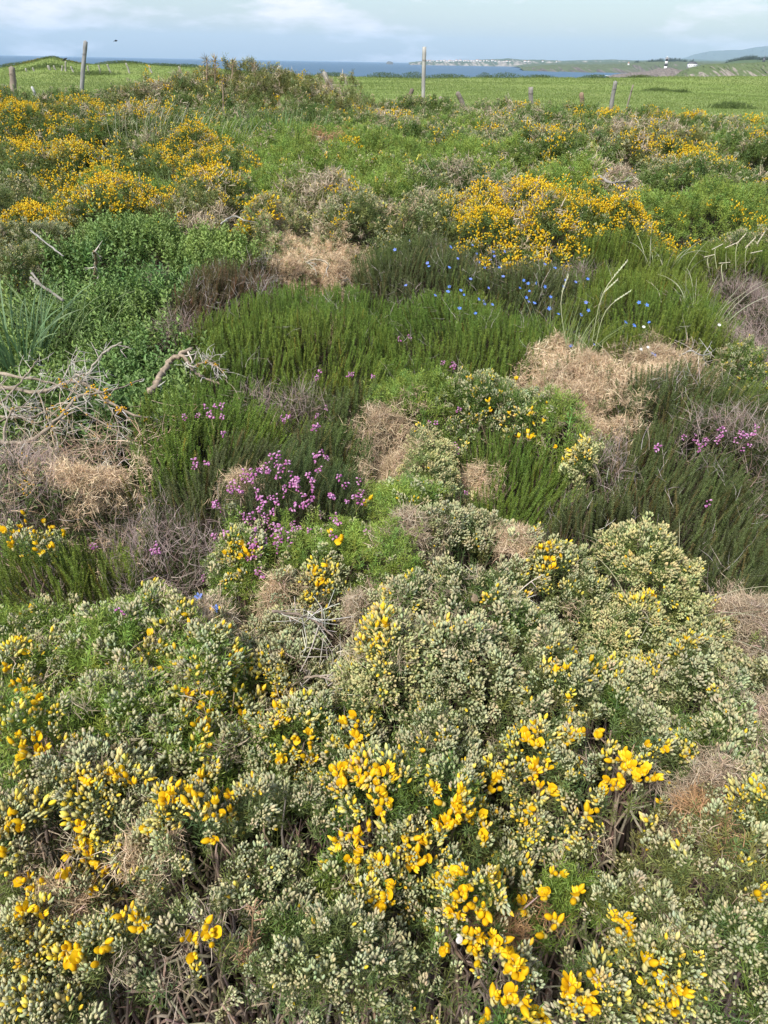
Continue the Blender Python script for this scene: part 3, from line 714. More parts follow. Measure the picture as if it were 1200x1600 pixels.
        c = np.array(st['tint']) * bright * (.55 + .65 * pat2[:, None] + .25 * pat[:, None])
        lv = ~hole & (rng.random(n) < .05 + .5 * np.clip(pat2 - .58, 0, 1)); Gs = Acc(); put(Gs, 'gs%d' % lod, lv, np.stack([x, y, H], 1) - nrm * .035 * S - off, R, sc, np.array([[.13, .18, .06]]) * bright)
        if Gs.n > 5000: link('green_shoots', Gs.mesh('living_shoots', 'foliage'), root)
        A = Acc(); put(A, 'tg%d' % lod, ~hole & ~lv, np.stack([x, y, H], 1) - nrm * (.012 * sc + depth)[:, None] - off, R, sc, c)
        if A.n: link('twigs', A.mesh('dead_gorse_twigs', 'drytwig'), root)
    elif k == 'heath':
        ox = (x - b['x']) / b['rx']; oy = (y - b['y']) / b['ry']; lean = vnoise(x, y, .5, 2) * 2 - 1
        ax = unit(np.stack([ox * .24 + .05 + lean * .26, oy * .26, np.ones(n)], 1) + rng.normal(0, .10, (n, 3)) + np.stack([vnoise(x, y, .05, 3) - .5, vnoise(x, y, .05, 6) - .5, np.zeros(n)], 1) * .55); R = frames(ax)
        L = (.13, .15, .18)[lod]; sc = rng.uniform(.75, 1.2, n) * S
        pos = np.stack([x, y, H + rng.normal(0, .012, n)], 1) - ax * (L * sc * .93)[:, None] - off
        m = np.clip(pat2[:, None] * 1.6 - .3 + rng.normal(0, .2, (n, 1)), 0, 1)
        c = (np.array(st['c1']) * (1 - m) + np.array(st['c2']) * m) * bright * 1.15
        br = rng.random(n) < st['brown']; tw = (rng.random(n) < st['brown'] * .35) | ((pat2 > .66) & (rng.random(n) < st['brown']))
        c[br] = c[br] * np.array([1.5, 1.0, 1.0]) * .9
        hole = (pat < .22)
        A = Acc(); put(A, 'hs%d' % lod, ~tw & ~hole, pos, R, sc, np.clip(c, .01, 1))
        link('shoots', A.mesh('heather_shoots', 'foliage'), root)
        if tw.any():
            T2 = Acc(); put(T2, 'tw%d' % lod, tw, np.stack([x, y, H - .05], 1) - off, R, sc, bright * np.ones((n, 3)))
            if T2.n > 3000: link('bare_twigs', T2.mesh('heather_bare_twigs', 'drytwig'), root)
    elif k == 'twigs':
        ax = unit(up + nrm * .4 + rng.normal(0, .45, (n, 3))); R = frames(ax); sc = rng.uniform(.7, 1.25, n) * S
        c = bright * np.array([[.80, .72, .70]]) * (.75 + .5 * pat2[:, None])
        grn = rng.random(n) < .22
        A = Acc(); put(A, 'tw%d' % lod, ~grn, np.stack([x, y, H - .055], 1) - off, R, sc, c)
        link('bare_twigs', A.mesh('dead_heather_twigs', 'drytwig'), root)
        G = Acc(); put(G, 'hs%d' % lod, grn, np.stack([x, y, H - .11], 1) - off, R, sc * .8, np.array([.11, .15, .04]) * bright)
        if G.n: link('shoots', G.mesh('heather_shoots', 'foliage'), root)
    elif k == 'leaf':
        ax = unit(nrm * .25 + up + rng.normal(0, .22, (n, 3))); R = frames(ax); sc = rng.uniform(.6, 1.3, n) * S
        L = (.09, .10, .12)[lod]
        c = np.array([.20, .30, .08]) * bright * (1 + (rng.normal(0, .10, (n, 1)) + (pat2[:, None] - .5) * .8) * np.array([[.9, .5, .3]]))
        A = Acc(); put(A, 'lf%d' % lod, pat > .25, np.stack([x, y, H + rng.normal(0, .03, n)], 1) - ax * (L * sc * .8)[:, None] - off, R, sc, np.clip(c, .01, 1))
        link('foliage', A.mesh('leafy_foliage', 'foliage'), root)
    else:
        ax = unit(rng.normal(0, 1, (n, 3)) * np.array([1, .6, .3])); R = frames(ax); sc = rng.uniform(1., 2.2, n)
        A = Acc(); put(A, 'tw1', np.ones(n, bool), np.stack([x, y, H - .02], 1) - off, R, sc, bright * np.array([[1.15, 1.0, .78]]))
        link('stems', A.mesh('dry_straw_stems', 'drytwig'), root)
    # woody stems from the ground up into the crown
    if k in ('gorse', 'dead') and D < 3.2:
        W = Acc(); m = 16 if D < 2 else 9
        for j in rng.integers(n, size=m):
            e0 = np.array([x[j], y[j], H[j] - .075]) - off; s0 = e0 * np.array([.25, .25, 0]) + rng.normal(0, .02, 3) * np.array([1, 1, 0])
            mid = s0 * .45 + e0 * .55 + rng.normal(0, .03, 3)
            Pth = smooth_path([s0, mid, e0], 7, .006); c = rc((.26, .20, .15), .2)
            tube(W, Pth, np.linspace(.006, .0012, 7), c, 5)
            for q in range(3):
                i0 = rng.integers(2, 6); e1 = Pth[i0] + rng.normal(0, .035, 3)
                tube(W, smooth_path([Pth[i0], (Pth[i0] + e1) / 2 + rng.normal(0, .01, 3), e1], 5), np.linspace(.003, .0009, 5), c * 1.2, 4)
        link('stems', W.mesh('woody_stems', 'wood', True), root)

for b in B: make_bush(b)

# ------------------------------------------------------------------ open gorse flowers, one object each
def flower_mesh():
    a = Acc(); Y1 = rc((.88, .565, .010), .04); Y2 = rc((.89, .62, .02), .04)
    bud(a, np.array([0, 0, -.004]), (0, 0, 1), .010, .0030, (.52, .47, .24), 6, (.66, .58, .2))
    opn = rng.uniform(.15, .9)
    # banner: two-lobed folded petal standing behind
    nu, nv = 5, 5; V = []; C = []
    for i in range(nu):
        s = i / (nu - 1)
        for j in range(nv):
            t = j / (nv - 1) * 2 - 1
            wd = .0056 * math.sin(min(1, .25 + s * .95) * math.pi * .62) * (1 if s < 1 else .72)
            x = t * wd; l = .004 + s * .0125 * (1 - .10 * (1 - abs(t)) * (s > .7))
            bendb = opn * (s ** 1.6) * .006; z = l - bendb * .3; yv = -.0012 - bendb + abs(t) * .002 * (1 - opn * .5)
            V.append((x, yv, z)); C.append(Y1 * (.86 + .14 * s) * np.array([1, 1 - .10 * (1 - s), 1]))
    T = []
    for i in range(nu - 1):
        for j in range(nv - 1):
            q = i * nv + j; T += [(q, q + 1, q + nv + 1), (q, q + nv + 1, q + nv)]
    a.add(V, T, np.array(C))
    for sx in (-1, 1):     # wings
        fr = np.array([sx * .0011, .0012, .004]); d = np.array([sx * .18, .45 + .2 * opn, 1])
        bud(a, fr, d, .0115, .0024, Y2, 6, Y2)
    bud(a, np.array([0, .002, .004]), (0, .75, 1), .0100, .0020, (.80, .66, .10), 6, (.85, .7, .12))
    return a.mesh('gorse_flower', 'petal', True)
def closed_mesh():
    a = Acc(); Y1 = rc((.86, .53, .010), .05)
    bud(a, np.array([0, 0, -.003]), (0, 0, 1), .009, .003, (.50, .46, .24), 6, (.7, .58, .15))
    bud(a, np.array([0, 0, .002]), (rng.normal(0, .08), rng.normal(0, .08), 1), .0145, .0036, Y1 * .95, 7, Y1)
    return a.mesh('gorse_flower', 'petal', True)
FM = [flower_mesh() for _ in range(7)] + [closed_mesh() for _ in range(9)]
cnt = {}
fro = frames(unit(rng.normal(0, .45, (len(FP), 3)) + np.array([0, -.25, 1.])))
for j, (p, i) in enumerate(zip(FP, FI)):
    if i < 0: continue
    b = B[i]
    if b.get('root') is None or cnt.get(i, 0) >= 100 or STY[b['style']]['k'] != 'gorse':
        # nearest gorse bush instead
        c = [q for q in B if STY[q['style']]['k'] == 'gorse' and cnt.get(q['i'], 0) < 100 and q.get('root')]
        b = min(c, key=lambda q: np.hypot((q['x'] - p[0]) / q['rx'], (q['y'] - p[1]) / q['ry'])); i = b['i']
    cnt[i] = cnt.get(i, 0) + 1
    o = link('flower', FM[rng.integers(len(FM))], b['root'])
    s = rng.uniform(.85, 1.3) * (1.15 if b['d'] > 1.4 else 1.05)
    Mx = Matrix.Identity(4); R3 = fro[j]
    for r_ in range(3):
        for c_ in range(3): Mx[r_][c_] = R3[r_, c_] * s
        Mx[r_][3] = (p - np.array([b['x'], b['y'], 0]))[r_]
    Mx[2][3] += rng.uniform(.0, .012)
    o.matrix_local = Mx

# ------------------------------------------------------------------ pink bell flowers on heather
def bells_mesh():
    a = Acc()
    strip(a, [(0, 0, -.04), (.002, 0, -.02), (0, .001, 0), (0, 0, .012)], .0016, (.22, .2, .08))
    for i in range(rng.integers(6, 11)):
        ph = i * 2.2; z = rng.uniform(-.014, .010); d = np.array([math.cos(ph), math.sin(ph), rng.uniform(-.5, .2)])
        c = rc([(.52, .20, .42), (.46, .15, .36), (.62, .32, .52)][rng.integers(3)], .08)
        bud(a, np.array([0, 0, z]) + d * .002, d, .0078, .0025, c, 6, c * 1.15)
    return a.mesh('pink_bells', 'petal', True)
BM = [bells_mesh() for _ in range(6)]
puv = []
for i in range(96):
    a = rng.random() * 6.28; r = math.sqrt(rng.random())
    puv.append((460 + 112 * r * math.cos(a) + rng.normal(0, 5), 790 + 78 * r * math.sin(a) - 30 * math.cos(a) * .5))
for (u, v, n, s) in [(335, 640, 4, 22), (350, 665, 3, 20), (300, 655, 2, 12), (440, 655, 3, 14), (500, 650, 2, 10), (490, 672, 3, 10), (505, 590, 2, 8), (545, 592, 3, 5), (580, 590, 1, 3), (625, 530, 1, 2),
                     (700, 575, 4, 8), (640, 530, 1, 3), (675, 665, 2, 6), (720, 640, 2, 5), (1095, 690, 7, 14), (1125, 685, 5, 10), (1165, 685, 8, 20), (1028, 705, 3, 6), (1105, 785, 1, 3), (245, 862, 3, 8), (145, 858, 3, 8), (190, 965, 1, 3),
                     (320, 910, 1, 3), (410, 895, 3, 10), (395, 870, 4, 14), (355, 805, 4, 20), (350, 840, 4, 16), (315, 725, 4, 14), (410, 735, 4, 14), (960, 640, 0, 1), (575, 830, 1, 4), (715, 700, 2, 8), (730, 770, 1, 3)]:
    for _ in range(n): puv.append((u + rng.normal(0, s * .6), v + rng.normal(0, s * .5)))
PP, PI = raycast(puv); pc = {}
for p, i in zip(PP, PI):
    if i < 0: continue
    b = B[i]
    if STY[b['style']]['k'] not in ('heath', 'twigs') or b.get('root') is None or pc.get(i, 0) >= 99:
        c = [q for q in B if STY[q['style']]['k'] in ('heath', 'twigs') and pc.get(q['i'], 0) < 99 and q.get('root')]
        b = min(c, key=lambda q: np.hypot((q['x'] - p[0]) / q['rx'], (q['y'] - p[1]) / q['ry']))
    i = b['i']; pc[i] = pc.get(i, 0) + 1
    o = link('flower_cluster', BM[rng.integers(len(BM))], b['root'], (p[0] - b['x'], p[1] - b['y'], p[2] + rng.uniform(0, .02)))
    s = rng.uniform(.8, 1.15); o.scale = (s, s, s); o.rotation_euler = (rng.normal(0, .4), rng.normal(0, .4), rng.random() * 6)

# ------------------------------------------------------------------ small blue flowers growing through the heather
def star_mesh(c, L=.0095, W=.006, n=5, centre=(.75, .75, .85)):
    a = Acc()
    for i in range(n):
        ph = i * 6.283 / n; leafshape(a, np.array([0, 0, 0.]), np.array([math.cos(ph), math.sin(ph), .35]), L, W, np.asarray(c), .12)
    bud(a, np.array([0, 0, -.006]), (0, 0, 1), .008, .0016, centre, 5)
    return a.mesh('star_flower', 'petal')
SM = [star_mesh(c) for c in ((.12, .26, .78), (.16, .30, .82), (.20, .29, .76))]; WM = star_mesh((.85, .85, .82), .011, .007, 7, (.8, .65, .1))
STEM = Acc()
for q in range(2):
    strip(STEM, [(0, 0, -.14), (.004, .002, -.08), (0, 0, 0)], .0018, (.08, .13, .05))
for q in range(9): leafshape(STEM, np.array([0, 0, -.12 + q * .012]), np.array([math.cos(q * 2.4), math.sin(q * 2.4), .8]), .016, .004, np.array((.07, .13, .045)))
STEMM = STEM.mesh('blue_flower_stem', 'foliage')
BLUE = [
 ('blue flowers in dark heather behind the round dead gorse, leftmost', [(617, 392), (640, 378), (668, 413), (670, 418)]),
 ('blue flowers on the dark heather crest above the thin grass', [(704, 388), (715, 406), (702, 420), (745, 398), (738, 385)]),
 ('blue flowers at the foot of the blazing yellow bank', [(750, 412), (757, 420), (766, 408), (772, 402), (780, 420), (788, 395), (786, 434), (770, 395)]),
 ('blue flowers between main heather mound and dark heather', [(634, 448), (680, 464), (702, 450), (720, 456), (735, 438), (700, 458)]),
 ('blue flowers by the first yellow flower in heather', [(718, 484), (755, 472), (757, 477), (748, 470), (769, 478), (743, 492), (763, 452), (725, 463)]),
 ('blue flowers scattered left of the long grass stems', [(818, 440), (825, 445), (827, 457), (822, 467), (826, 474), (837, 444), (835, 476), (812, 452), (851, 450)]),
 ('blue flowers under the pale purple twigs', [(860, 466), (883, 440), (880, 450), (899, 443), (918, 438), (851, 415), (867, 421)]),
 ('blue flowers at the base of the long grass stems', [(908, 494), (919, 487), (915, 475), (872, 493), (892, 543), (928, 541), (858, 484)]),
 ('blue flowers in the right heather mound', [(977, 506), (990, 511), (1014, 506), (998, 475), (1010, 479), (1019, 555), (1023, 558)]),
 ('lone blue star flower beside brown dead gorse near the centre', [(311, 936), (337, 955)])]
for lab, pts in BLUE:
    Pt, _ = raycast(pts); c = Pt.mean(0)
    t = thing('blue_flower_plant', lab, 'blue flowers', (c[0], c[1], 0), 'blue flowering plants in the heather')
    for p in Pt:
        st_ = link('stem', STEMM, t, (p[0] - c[0], p[1] - c[1], p[2] + .006))
        o = link('flower', SM[rng.integers(3)], st_, (0, 0, 0)); s = rng.uniform(.9, 1.25); o.scale = (s, s, s)
        o.rotation_euler = (rng.uniform(.2, .9), rng.normal(0, .4), rng.random() * .6)
for lab, (u, v) in (('white daisy like flower in the right heather mound', (1005, 514)), ('white flower at the shaded back edge of the straw mat', (1001, 549)), ('pinkish white flower beside the shaded white one', (1012, 546)), ('small white flower in dark heather near the right', (1123, 511))):
    Pt, _ = raycast([(u, v)]); p = Pt[0]; t = thing('white_flower_plant', lab, 'white flower', (p[0], p[1], 0))
    link('stem', STEMM, t, (0, 0, p[2] + .006)); o = link('flower', WM, t, (0, 0, p[2] + .008)); o.rotation_euler = (.6, 0, 0); o.scale = (.75, .75, .75)

# ------------------------------------------------------------------ grass tufts and long stems
def blades_acc(a, n, L, W, spread, r0, col, tip, droop=.8, lean=(0, 0)):
    for i in range(n):
        ph = rng.random() * 6.283; rr = r0 * math.sqrt(rng.random()); b = np.array([math.cos(ph) * rr, math.sin(ph) * rr, 0])
        LL = L * rng.uniform(.55, 1.1); s = spread * rng.uniform(.3, 1.1); dr = droop * rng.uniform(.3, 1.2); ph2 = ph + rng.normal(0, .5)
        t = np.linspace(0, 1, 8); o = s * LL * (t + t * t * dr) * .5
        Pz = LL * (t - .5 * dr * s * t ** 2.4)
        Pp = np.stack([b[0] + np.cos(ph2) * o + lean[0] * LL * t * t, b[1] + np.sin(ph2) * o + lean[1] * LL * t * t, Pz], 1)
        strip(a, Pp, W * rng.uniform(.6, 1.2), rc(col, .12), rc(tip, .12))
def tuft(u, v, h0, label, n, L, W, spread, r0, col, tip, droop=.8, lean=(0, 0), name='grass_tuft', cat='grass tuft'):
    p = raycast([(u, v)])[0][0]; h0 = p[2] - .04; a = Acc(); blades_acc(a, n, L, W, spread, r0, col, tip, droop, lean)
    t = thing(name, label, cat, (p[0], p[1], max(h0 - .05, 0)), 'grass tufts among the shrubs'); link('blades', a.mesh('grass_blades', 'foliage'), t); return t, p
GG = (.13, .22, .075); GT = (.30, .36, .16); SG = (.36, .38, .22); DG = (.50, .45, .30)
tuft(25, 545, .28, 'blue green broad bladed grass tuft at the left edge', 90, .42, .008, .9, .10, (.14, .24, .11), (.22, .33, .16), .9)
tuft(90, 520, .28, 'thin bladed grass behind the lichened branches', 90, .38, .004, 1.0, .12, GG, GT, 1.0)
tuft(150, 500, .30, 'sparse grass under the leafy plants at left', 40, .34, .004, 1.1, .12, GG, GT, 1.0)
tuft(905, 545, .38, 'tall green grass tuft growing between heather and straw mat', 42, .30, .0032, .6, .05, (.16, .26, .09), (.38, .42, .2), .9, (.3, 0))
tuft(870, 510, .42, 'thin upright grass amid the blue flowers', 30, .26, .0025, .6, .08, (.15, .23, .09), (.33, .36, .2), .6)
tuft(1110, 470, .40, 'arching pale grass over the right heather', 26, .30, .0035, 1.0, .12, SG, (.52, .5, .36), 1.0, (.25, .1))
tuft(1050, 400, .55, 'arching grass in front of the right green gorse', 16, .28, .004, 1.0, .15, SG, (.5, .5, .36), 1.0, (.2, .1))
tuft(285, 285, .55, 'green grass tuft inside the golden gorse bank', 70, .22, .005, .7, .28, (.16, .26, .07), GT, .6)
tuft(250, 205, .55, 'dry pale grass in front of the tall gorse', 70, .42, .006, .6, .55, (.30, .33, .18), (.48, .45, .32), .5, (.35, 0))
tuft(330, 205, .5, 'second stand of dry pale grass by the tall gorse', 60, .40, .006, .6, .55, (.26, .31, .16), (.46, .44, .3), .5, (.3, 0))
tuft(430, 195, .45, 'bright green grass at the right foot of the tall gorse', 110, .34, .008, .6, .7, (.13, .25, .07), (.24, .34, .14), .6)
tuft(980, 560, .40, 'sparse bent grass at the back of the straw mat', 22, .22, .003, 1.2, .12, SG, DG, 1.1)
tuft(1050, 920, .40, 'thin pale grass stems over the shaded gap at right', 16, .24, .0022, 1.4, .10, SG, DG, 1.2)
tuft(720, 860, .3, 'few dark grass blades in the pale gorse', 8, .3, .0022, 1.0, .05, (.1, .16, .05), GG, .6)
# seed-headed stems
def seedstems(label, bases, col):
    c = on_plane(bases[0][0], bases[0][1], .55); t = thing('seeding_grass_stem', label, 'seeding grass', (c[0], c[1], .3), 'seeding grass stems')
    a = Acc(); h = Acc()
    for (u0, v0, u1, v1, Y) in bases:
        p0 = at_y(u0, v0, Y); p1 = at_y(u1, v1, Y + .05); mid = (p0 + p1) / 2 + np.array([-.03, 0, .03])
        Pp = smooth_path([p0, mid, p1], 9) - np.array([c[0], c[1], .3]); strip(a, Pp, .003, (.36, .4, .2), (.6, .56, .38), False)
        hd = Pp[-3:]; Lh = .07; d = unit(hd[-1] - hd[0])
        for i in range(26):
            q = i / 26; pp = hd[-1] - d * Lh * (1 - q) ; ph = i * 2.4; dd = d * 1.2 + np.array([math.cos(ph), math.sin(ph), .2]) * .5
            bud(h, pp, dd, .010, .0017, rc(col, .08), 4)
    link('stalks', a.mesh('stalks', 'foliage'), t); link('seed_heads', h.mesh('seed_heads', 'drytwig'), t)
seedstems('three tall grass stems with pale ears above the blue flowers', [(925, 535, 980, 408, 2.75), (930, 540, 985, 455, 2.7), (935, 520, 965, 437, 2.85), (885, 540, 888, 430, 2.9)], (.60, .62, .42))
seedstems('cluster of pale seed heads at the right edge above the purple twigs', [(1120, 420, 1128, 382, 3.9), (1135, 420, 1150, 380, 3.8), (1150, 425, 1165, 366, 3.9), (1165, 430, 1180, 372, 3.8), (1185, 430, 1195, 362, 3.8), (1110, 430, 1116, 398, 3.7), (1175, 425, 1190, 392, 3.7), (1130, 440, 1140, 410, 3.5)], (.62, .56, .42))

# ------------------------------------------------------------------ dead branches
WOOD = (.40, .33, .245); WG = (.50, .46, .40); LICH = (.62, .34, .02)
def branch(label, limbs, name='dead_branch', cat='dead branch', col=WOOD, group='bleached dead branches', tl=1.0, tc=WG):
    """limbs: list of ([(u,v,z)...], r0, r1, ntwigs, lichen)"""
    f = limbs[0][0][0]; o0 = on_plane(f[0], f[1], f[2]); t = thing(name, label, cat, tuple(o0), group)
    for (pts, r0, r1, nt_, li) in limbs:
        Pw = np.array([on_plane(u, v, z) for u, v, z in pts]) - o0; n = max(12, len(pts) * 6)
        Pth = smooth_path(Pw, n, r0 * .22); a = Acc(); tube(a, Pth, np.linspace(r0, r1, n) * .85 * rng.uniform(.85, 1.15, n), col, 8, .28, np.array(col) * .42)
        for k in range(nt_):
            i = rng.integers(1, n); L = rng.uniform(.03, .10) * tl; d = unit(rng.normal(0, 1, 3) + unit(Pth[i] - Pth[i - 1]) * .8)
            e = Pth[i] + d * L
            q = smooth_path([Pth[i], (Pth[i] + e) / 2 + rng.normal(0, .008 * tl, 3), e], 6); tube(a, q, np.linspace(max(r1 * .6, .0013) * (.6 + .4 * tl), .0006, 6), rc(tc, .12), 5)
            for kk in range(2):
                e2 = q[3] + rng.normal(0, .022 * tl, 3); tube(a, [q[3], (q[3] + e2) / 2, e2], [.0011, .0008, .0004], rc(tc, .12), 4)
        o = link('limb', a.mesh('limb', 'wood', True), t)
        if li:
            la = Acc()
            for k in range(li * 45):
                i = min(int(n * (.35 + .6 * rng.random())), n - 1); i = (i // 4) * 4
                bud(la, Pth[i] + rng.normal(0, r0 * .75, 3), rng.normal(0, 1, 3), r0 * .6, r0 * .38, rc(LICH, .12), 5)
            link('lichen', la.mesh('lichen', 'wood'), o)
z0 = .50
branch('grey branch tangle with orange lichen at the left edge', [
 ([(-20, 600, .46), (60, 612, .50), (110, 595, .54), (150, 610, .54), (190, 640, .50), (250, 660, .44)], .011, .004, 14, 2),
 ([(-20, 580, .50), (40, 590, .52), (85, 600, .5), (135, 622, .5)], .007, .003, 8, 0),
 ([(-10, 690, .46), (40, 690, .46), (90, 655, .52), (120, 622, .56), (165, 612, .56), (225, 592, .54)], .009, .003, 10, 1),
 ([(0, 650, .46), (50, 652, .46), (100, 630, .5), (150, 655, .5), (210, 690, .42)], .006, .002, 12, 1),
 ([(40, 690, .46), (45, 740, .40), (42, 770, .36)], .010, .006, 2, 1),
 ([(-10, 640, .48), (30, 600, .52), (60, 560, .58)], .006, .002, 8, 0),
 ([(5, 690, .46), (20, 640, .52), (70, 640, .5), (100, 660, .46)], .005, .002, 10, 1),
 ([(-15, 620, .5), (50, 660, .48), (90, 640, .5), (130, 590, .58)], .004, .0015, 12, 1),
 ([(0, 600, .48), (30, 640, .5), (70, 670, .46)], .003, .001, 10, 0), ([(60, 612, .5), (75, 655, .5), (95, 700, .44)], .0035, .001, 10, 1),
 ([(150, 612, .54), (180, 650, .48), (190, 700, .40)], .0035, .001, 10, 0), ([(-10, 665, .48), (40, 630, .52), (80, 575, .56)], .003, .001, 12, 0),
 ([(90, 655, .5), (130, 665, .46), (170, 700, .42)], .003, .001, 12, 1), ([(105, 600, .56), (120, 585, .58), (145, 590, .56)], .003, .001, 30, 2)])
branch('forked grey branch leaning up to the right above the lichened tangle', [
 ([(130, 600, .46), (140, 580, .52), (162, 552, .60), (190, 535, .66)], .008, .003, 4, 0),
 ([(162, 552, .6), (180, 540, .62), (206, 545, .6)], .004, .002, 2, 0),
 ([(100, 590, .5), (110, 570, .54), (125, 548, .58)], .004, .002, 3, 0)], col=(.50, .45, .37))
branch('brown curved root arching beside the main heather mound', [
 ([(236, 612, .54), (248, 594, .55), (260, 572, .57), (275, 556, .59), (300, 545, .60)], .014, .008, 3, 0),
 ([(268, 562, .58), (285, 556, .61), (300, 575, .57), (318, 590, .53), (345, 602, .50)], .009, .005, 5, 0),
 ([(300, 575, .52), (325, 565, .56), (350, 582, .54)], .005, .002, 24, 2)], 'gnarled_root', 'root', (.42, .33, .24))
branch('bleached stick among pale gorse at upper left', [([(48, 360, .74), (70, 378, .74), (99, 400, .72)], .006, .004, 0, 0)], col=(.40, .38, .34))
branch('thick broken stick above the grass tuft at left', [([(48, 435, .66), (66, 447, .64), (100, 470, .58)], .009, .007, 1, 0), ([(50, 427, .68), (62, 442, .65)], .007, .004, 0, 0)], col=(.36, .33, .28))
branch('upright brown stump among the leafy herbs', [([(150, 445, .5), (149, 425, .58), (150, 405, .66), (147, 392, .72)], .011, .007, 10, 0)], 'dead_stump', 'dead stump', (.33, .24, .15))
branch('white curved stick poking out by the golden gorse', [([(345, 350, .72), (365, 338, .74), (385, 345, .72), (420, 350, .68)], .006, .003, 3, 0)], col=(.55, .52, .46))
branch('grey antler twigs on the right gorse slope', [([(935, 275, .8), (955, 285, .78), (985, 283, .76)], .012, .005, 14, 0)], col=(.42, .38, .34))
branch('white twigs tangled under the shaded back of the straw mat', [([(1062, 556, .56), (1080, 548, .6), (1095, 555, .58), (1110, 552, .56)], .004, .002, 8, 0)], col=(.55, .52, .47))
branch('pale bent twig loop inside the round dead gorse hole', [([(478, 410, .72), (495, 405, .74), (512, 412, .74), (510, 424, .7)], .005, .003, 3, 0)], col=(.50, .42, .30))
branch('pale bare twig lying across the dark hollow in foreground gorse', [([(475, 1060, .50), (500, 1057, .54), (530, 1068, .55), (555, 1082, .56)], .0035, .0015, 10, 0), ([(480, 1040, .48), (520, 1045, .5), (545, 1062, .5)], .002, .001, 10, 0)], col=(.42, .34, .26))
branch('reddish bent stem under the tan dead gorse in the centre', [([(745, 952, .58), (770, 945, .6), (800, 940, .58)], .005, .003, 2, 0)], col=(.36, .24, .17))
branch('dark branching stem beneath the tan grey ball', [([(425, 955, .62), (470, 962, .60), (500, 975, .6), (520, 995, .6)], .004, .002, 12, 0)], col=(.30, .23, .18))
branch('straight straw stem lying over the flattened dry stems', [([(115, 738, .48), (150, 733, .48), (190, 728, .48)], .004, .002, 4, 0)], col=(.52, .44, .3))
branch('dry spiky gorse stem standing in the low foreground', [([(393, 1500, .50), (393, 1470, .58), (396, 1425, .66)], .0022, .0012, 34, 0), ([(380, 1490, .60), (382, 1489, .605)], .002, .001, 26, 0)], col=(.34, .22, .12), tl=.2, tc=(.34, .22, .13))

# ------------------------------------------------------------------ snail shells
def snail(u, v, r, col, label):
    Pt, _ = raycast([(u, v)]); p = Pt[0]; a = Acc(); n = 60; t = np.linspace(0, 1, n); th = t * 4.6 * math.pi; rad = r * (.12 + .88 * t ** 1.3)
    Pth = np.stack([np.cos(th) * rad * .62, np.sin(th) * rad * .62, -.5 * r * t + r * .4], 1)
    tube(a, Pth, rad * .48, col, 9, 0, np.array(col) * .8)
    t_ = thing('snail', label, 'snail', tuple(p + np.array([0, -.004, .006]))); o = link('shell', a.mesh('snail_shell', 'buds', True), t_); o.rotation_euler = (.9, .3, .4)
snail(740, 938, .0105, (.30, .23, .15), 'brown snail in its coiled shell under the whitish gorse dome')
snail(716, 1467, .0065, (.72, .70, .66), 'tiny white snail shell beside column of yellow flowers')

# ------------------------------------------------------------------ spiky dry tops on the tall bush
for (lab, u, v0, v1, Y) in (('dry brown spike topmost on the tall gorse', 320, 118, 92, 15.6), ('dry spike right of the topmost one', 333, 118, 92, 15.7), ('bent dry spike on the tall gorse', 358, 120, 98, 15.8), ('short dry spike at the right of the tall gorse', 395, 122, 102, 15.6), ('pale dry stem hanging in front of the tall gorse', 345, 185, 125, 14.0)):
    p0 = at_y(u, v0, Y); p1 = at_y(u + (6 if 'bent' in lab else 2), v1, Y); a = Acc()
    Pth = smooth_path([p0 - np.array([0, 0, .25]) - p0, (p1 - p0) * .5 + np.array([.03, 0, 0]), p1 - p0], 10)
    tube(a, Pth, np.linspace(.016, .006, 10), (.36, .27, .19), 6, .1)
    for k in range(60):
        i = rng.integers(2, 10); blade(a, Pth[i], unit(rng.normal(0, 1, 3) + np.array([0, 0, .8])), rng.uniform(.05, .16), .012, rc((.33, .27, .14), .2))
    t = thing('dry_gorse_spike', lab, 'dry gorse spike', tuple(p0)); link('stem', a.mesh('dry_spike', 'drytwig'), t)

# ------------------------------------------------------------------ terrain
PROF = [(-400, 112), (0, 108), (25, 104), (45, 100), (62, 96.5), (78, 92.5), (92, 91.5), (104, 95), (120, 99), (135, 102), (160, 101.5), (180, 100), (200, 99.2), (215, 100.5), (250, 103), (300, 106), (360, 110), (420, 116), (500, 119), (600, 121), (800, 122.5), (1000, 121), (1100, 119.8), (1200, 119), (1600, 122)]
YE = 86.0
def u_of(x, Y):
    lo = np.array([0, Y, 0.]) ; z = (lo - CAMP) @ _f; return 600 + FPX * x / z
def gz(x, Y):
    ush = project(np.array([[0., YE, .5]]))[0][0]
    uu = np.interp(ush + FPX * np.asarray(x) / (Y * math.cos(PITCH) + 1.2), [p[0] for p in PROF], [p[1] for p in PROF])
    ze = at_y(ush + FPX * np.asarray(x) / (YE * math.cos(PITCH) + 1.2), uu, YE)[..., 2]
    s = np.clip((Y - 58) / (YE - 58), 0, 1); s = s * s * (3 - 2 * s)
    return ze * s
xs = np.linspace(-110, 110, 300); ys = np.concatenate([np.linspace(-6, 24, 40), np.linspace(25, YE, 90), YE + np.array([1.5, 3, 5, 8, 13])])
X, Y = np.meshgrid(xs, ys); Z = gz(X, Y) + (fbm(X, Y, 6, 2, 3) - .5) * np.clip(Y / 60, .0, 1) * .22
dropv = np.array([0, -.3, -1.5, -4, -9, -24])
for j in range(5): Z[-5 + j] = Z[-6] + dropv[j + 1]
nr, ncol = X.shape; idx = np.arange(nr * ncol).reshape(nr, ncol)
T = np.concatenate([np.stack([idx[:-1, :-1], idx[:-1, 1:], idx[1:, 1:]], -1).reshape(-1, 3), np.stack([idx[:-1, :-1], idx[1:, 1:], idx[1:, :-1]], -1).reshape(-1, 3)])
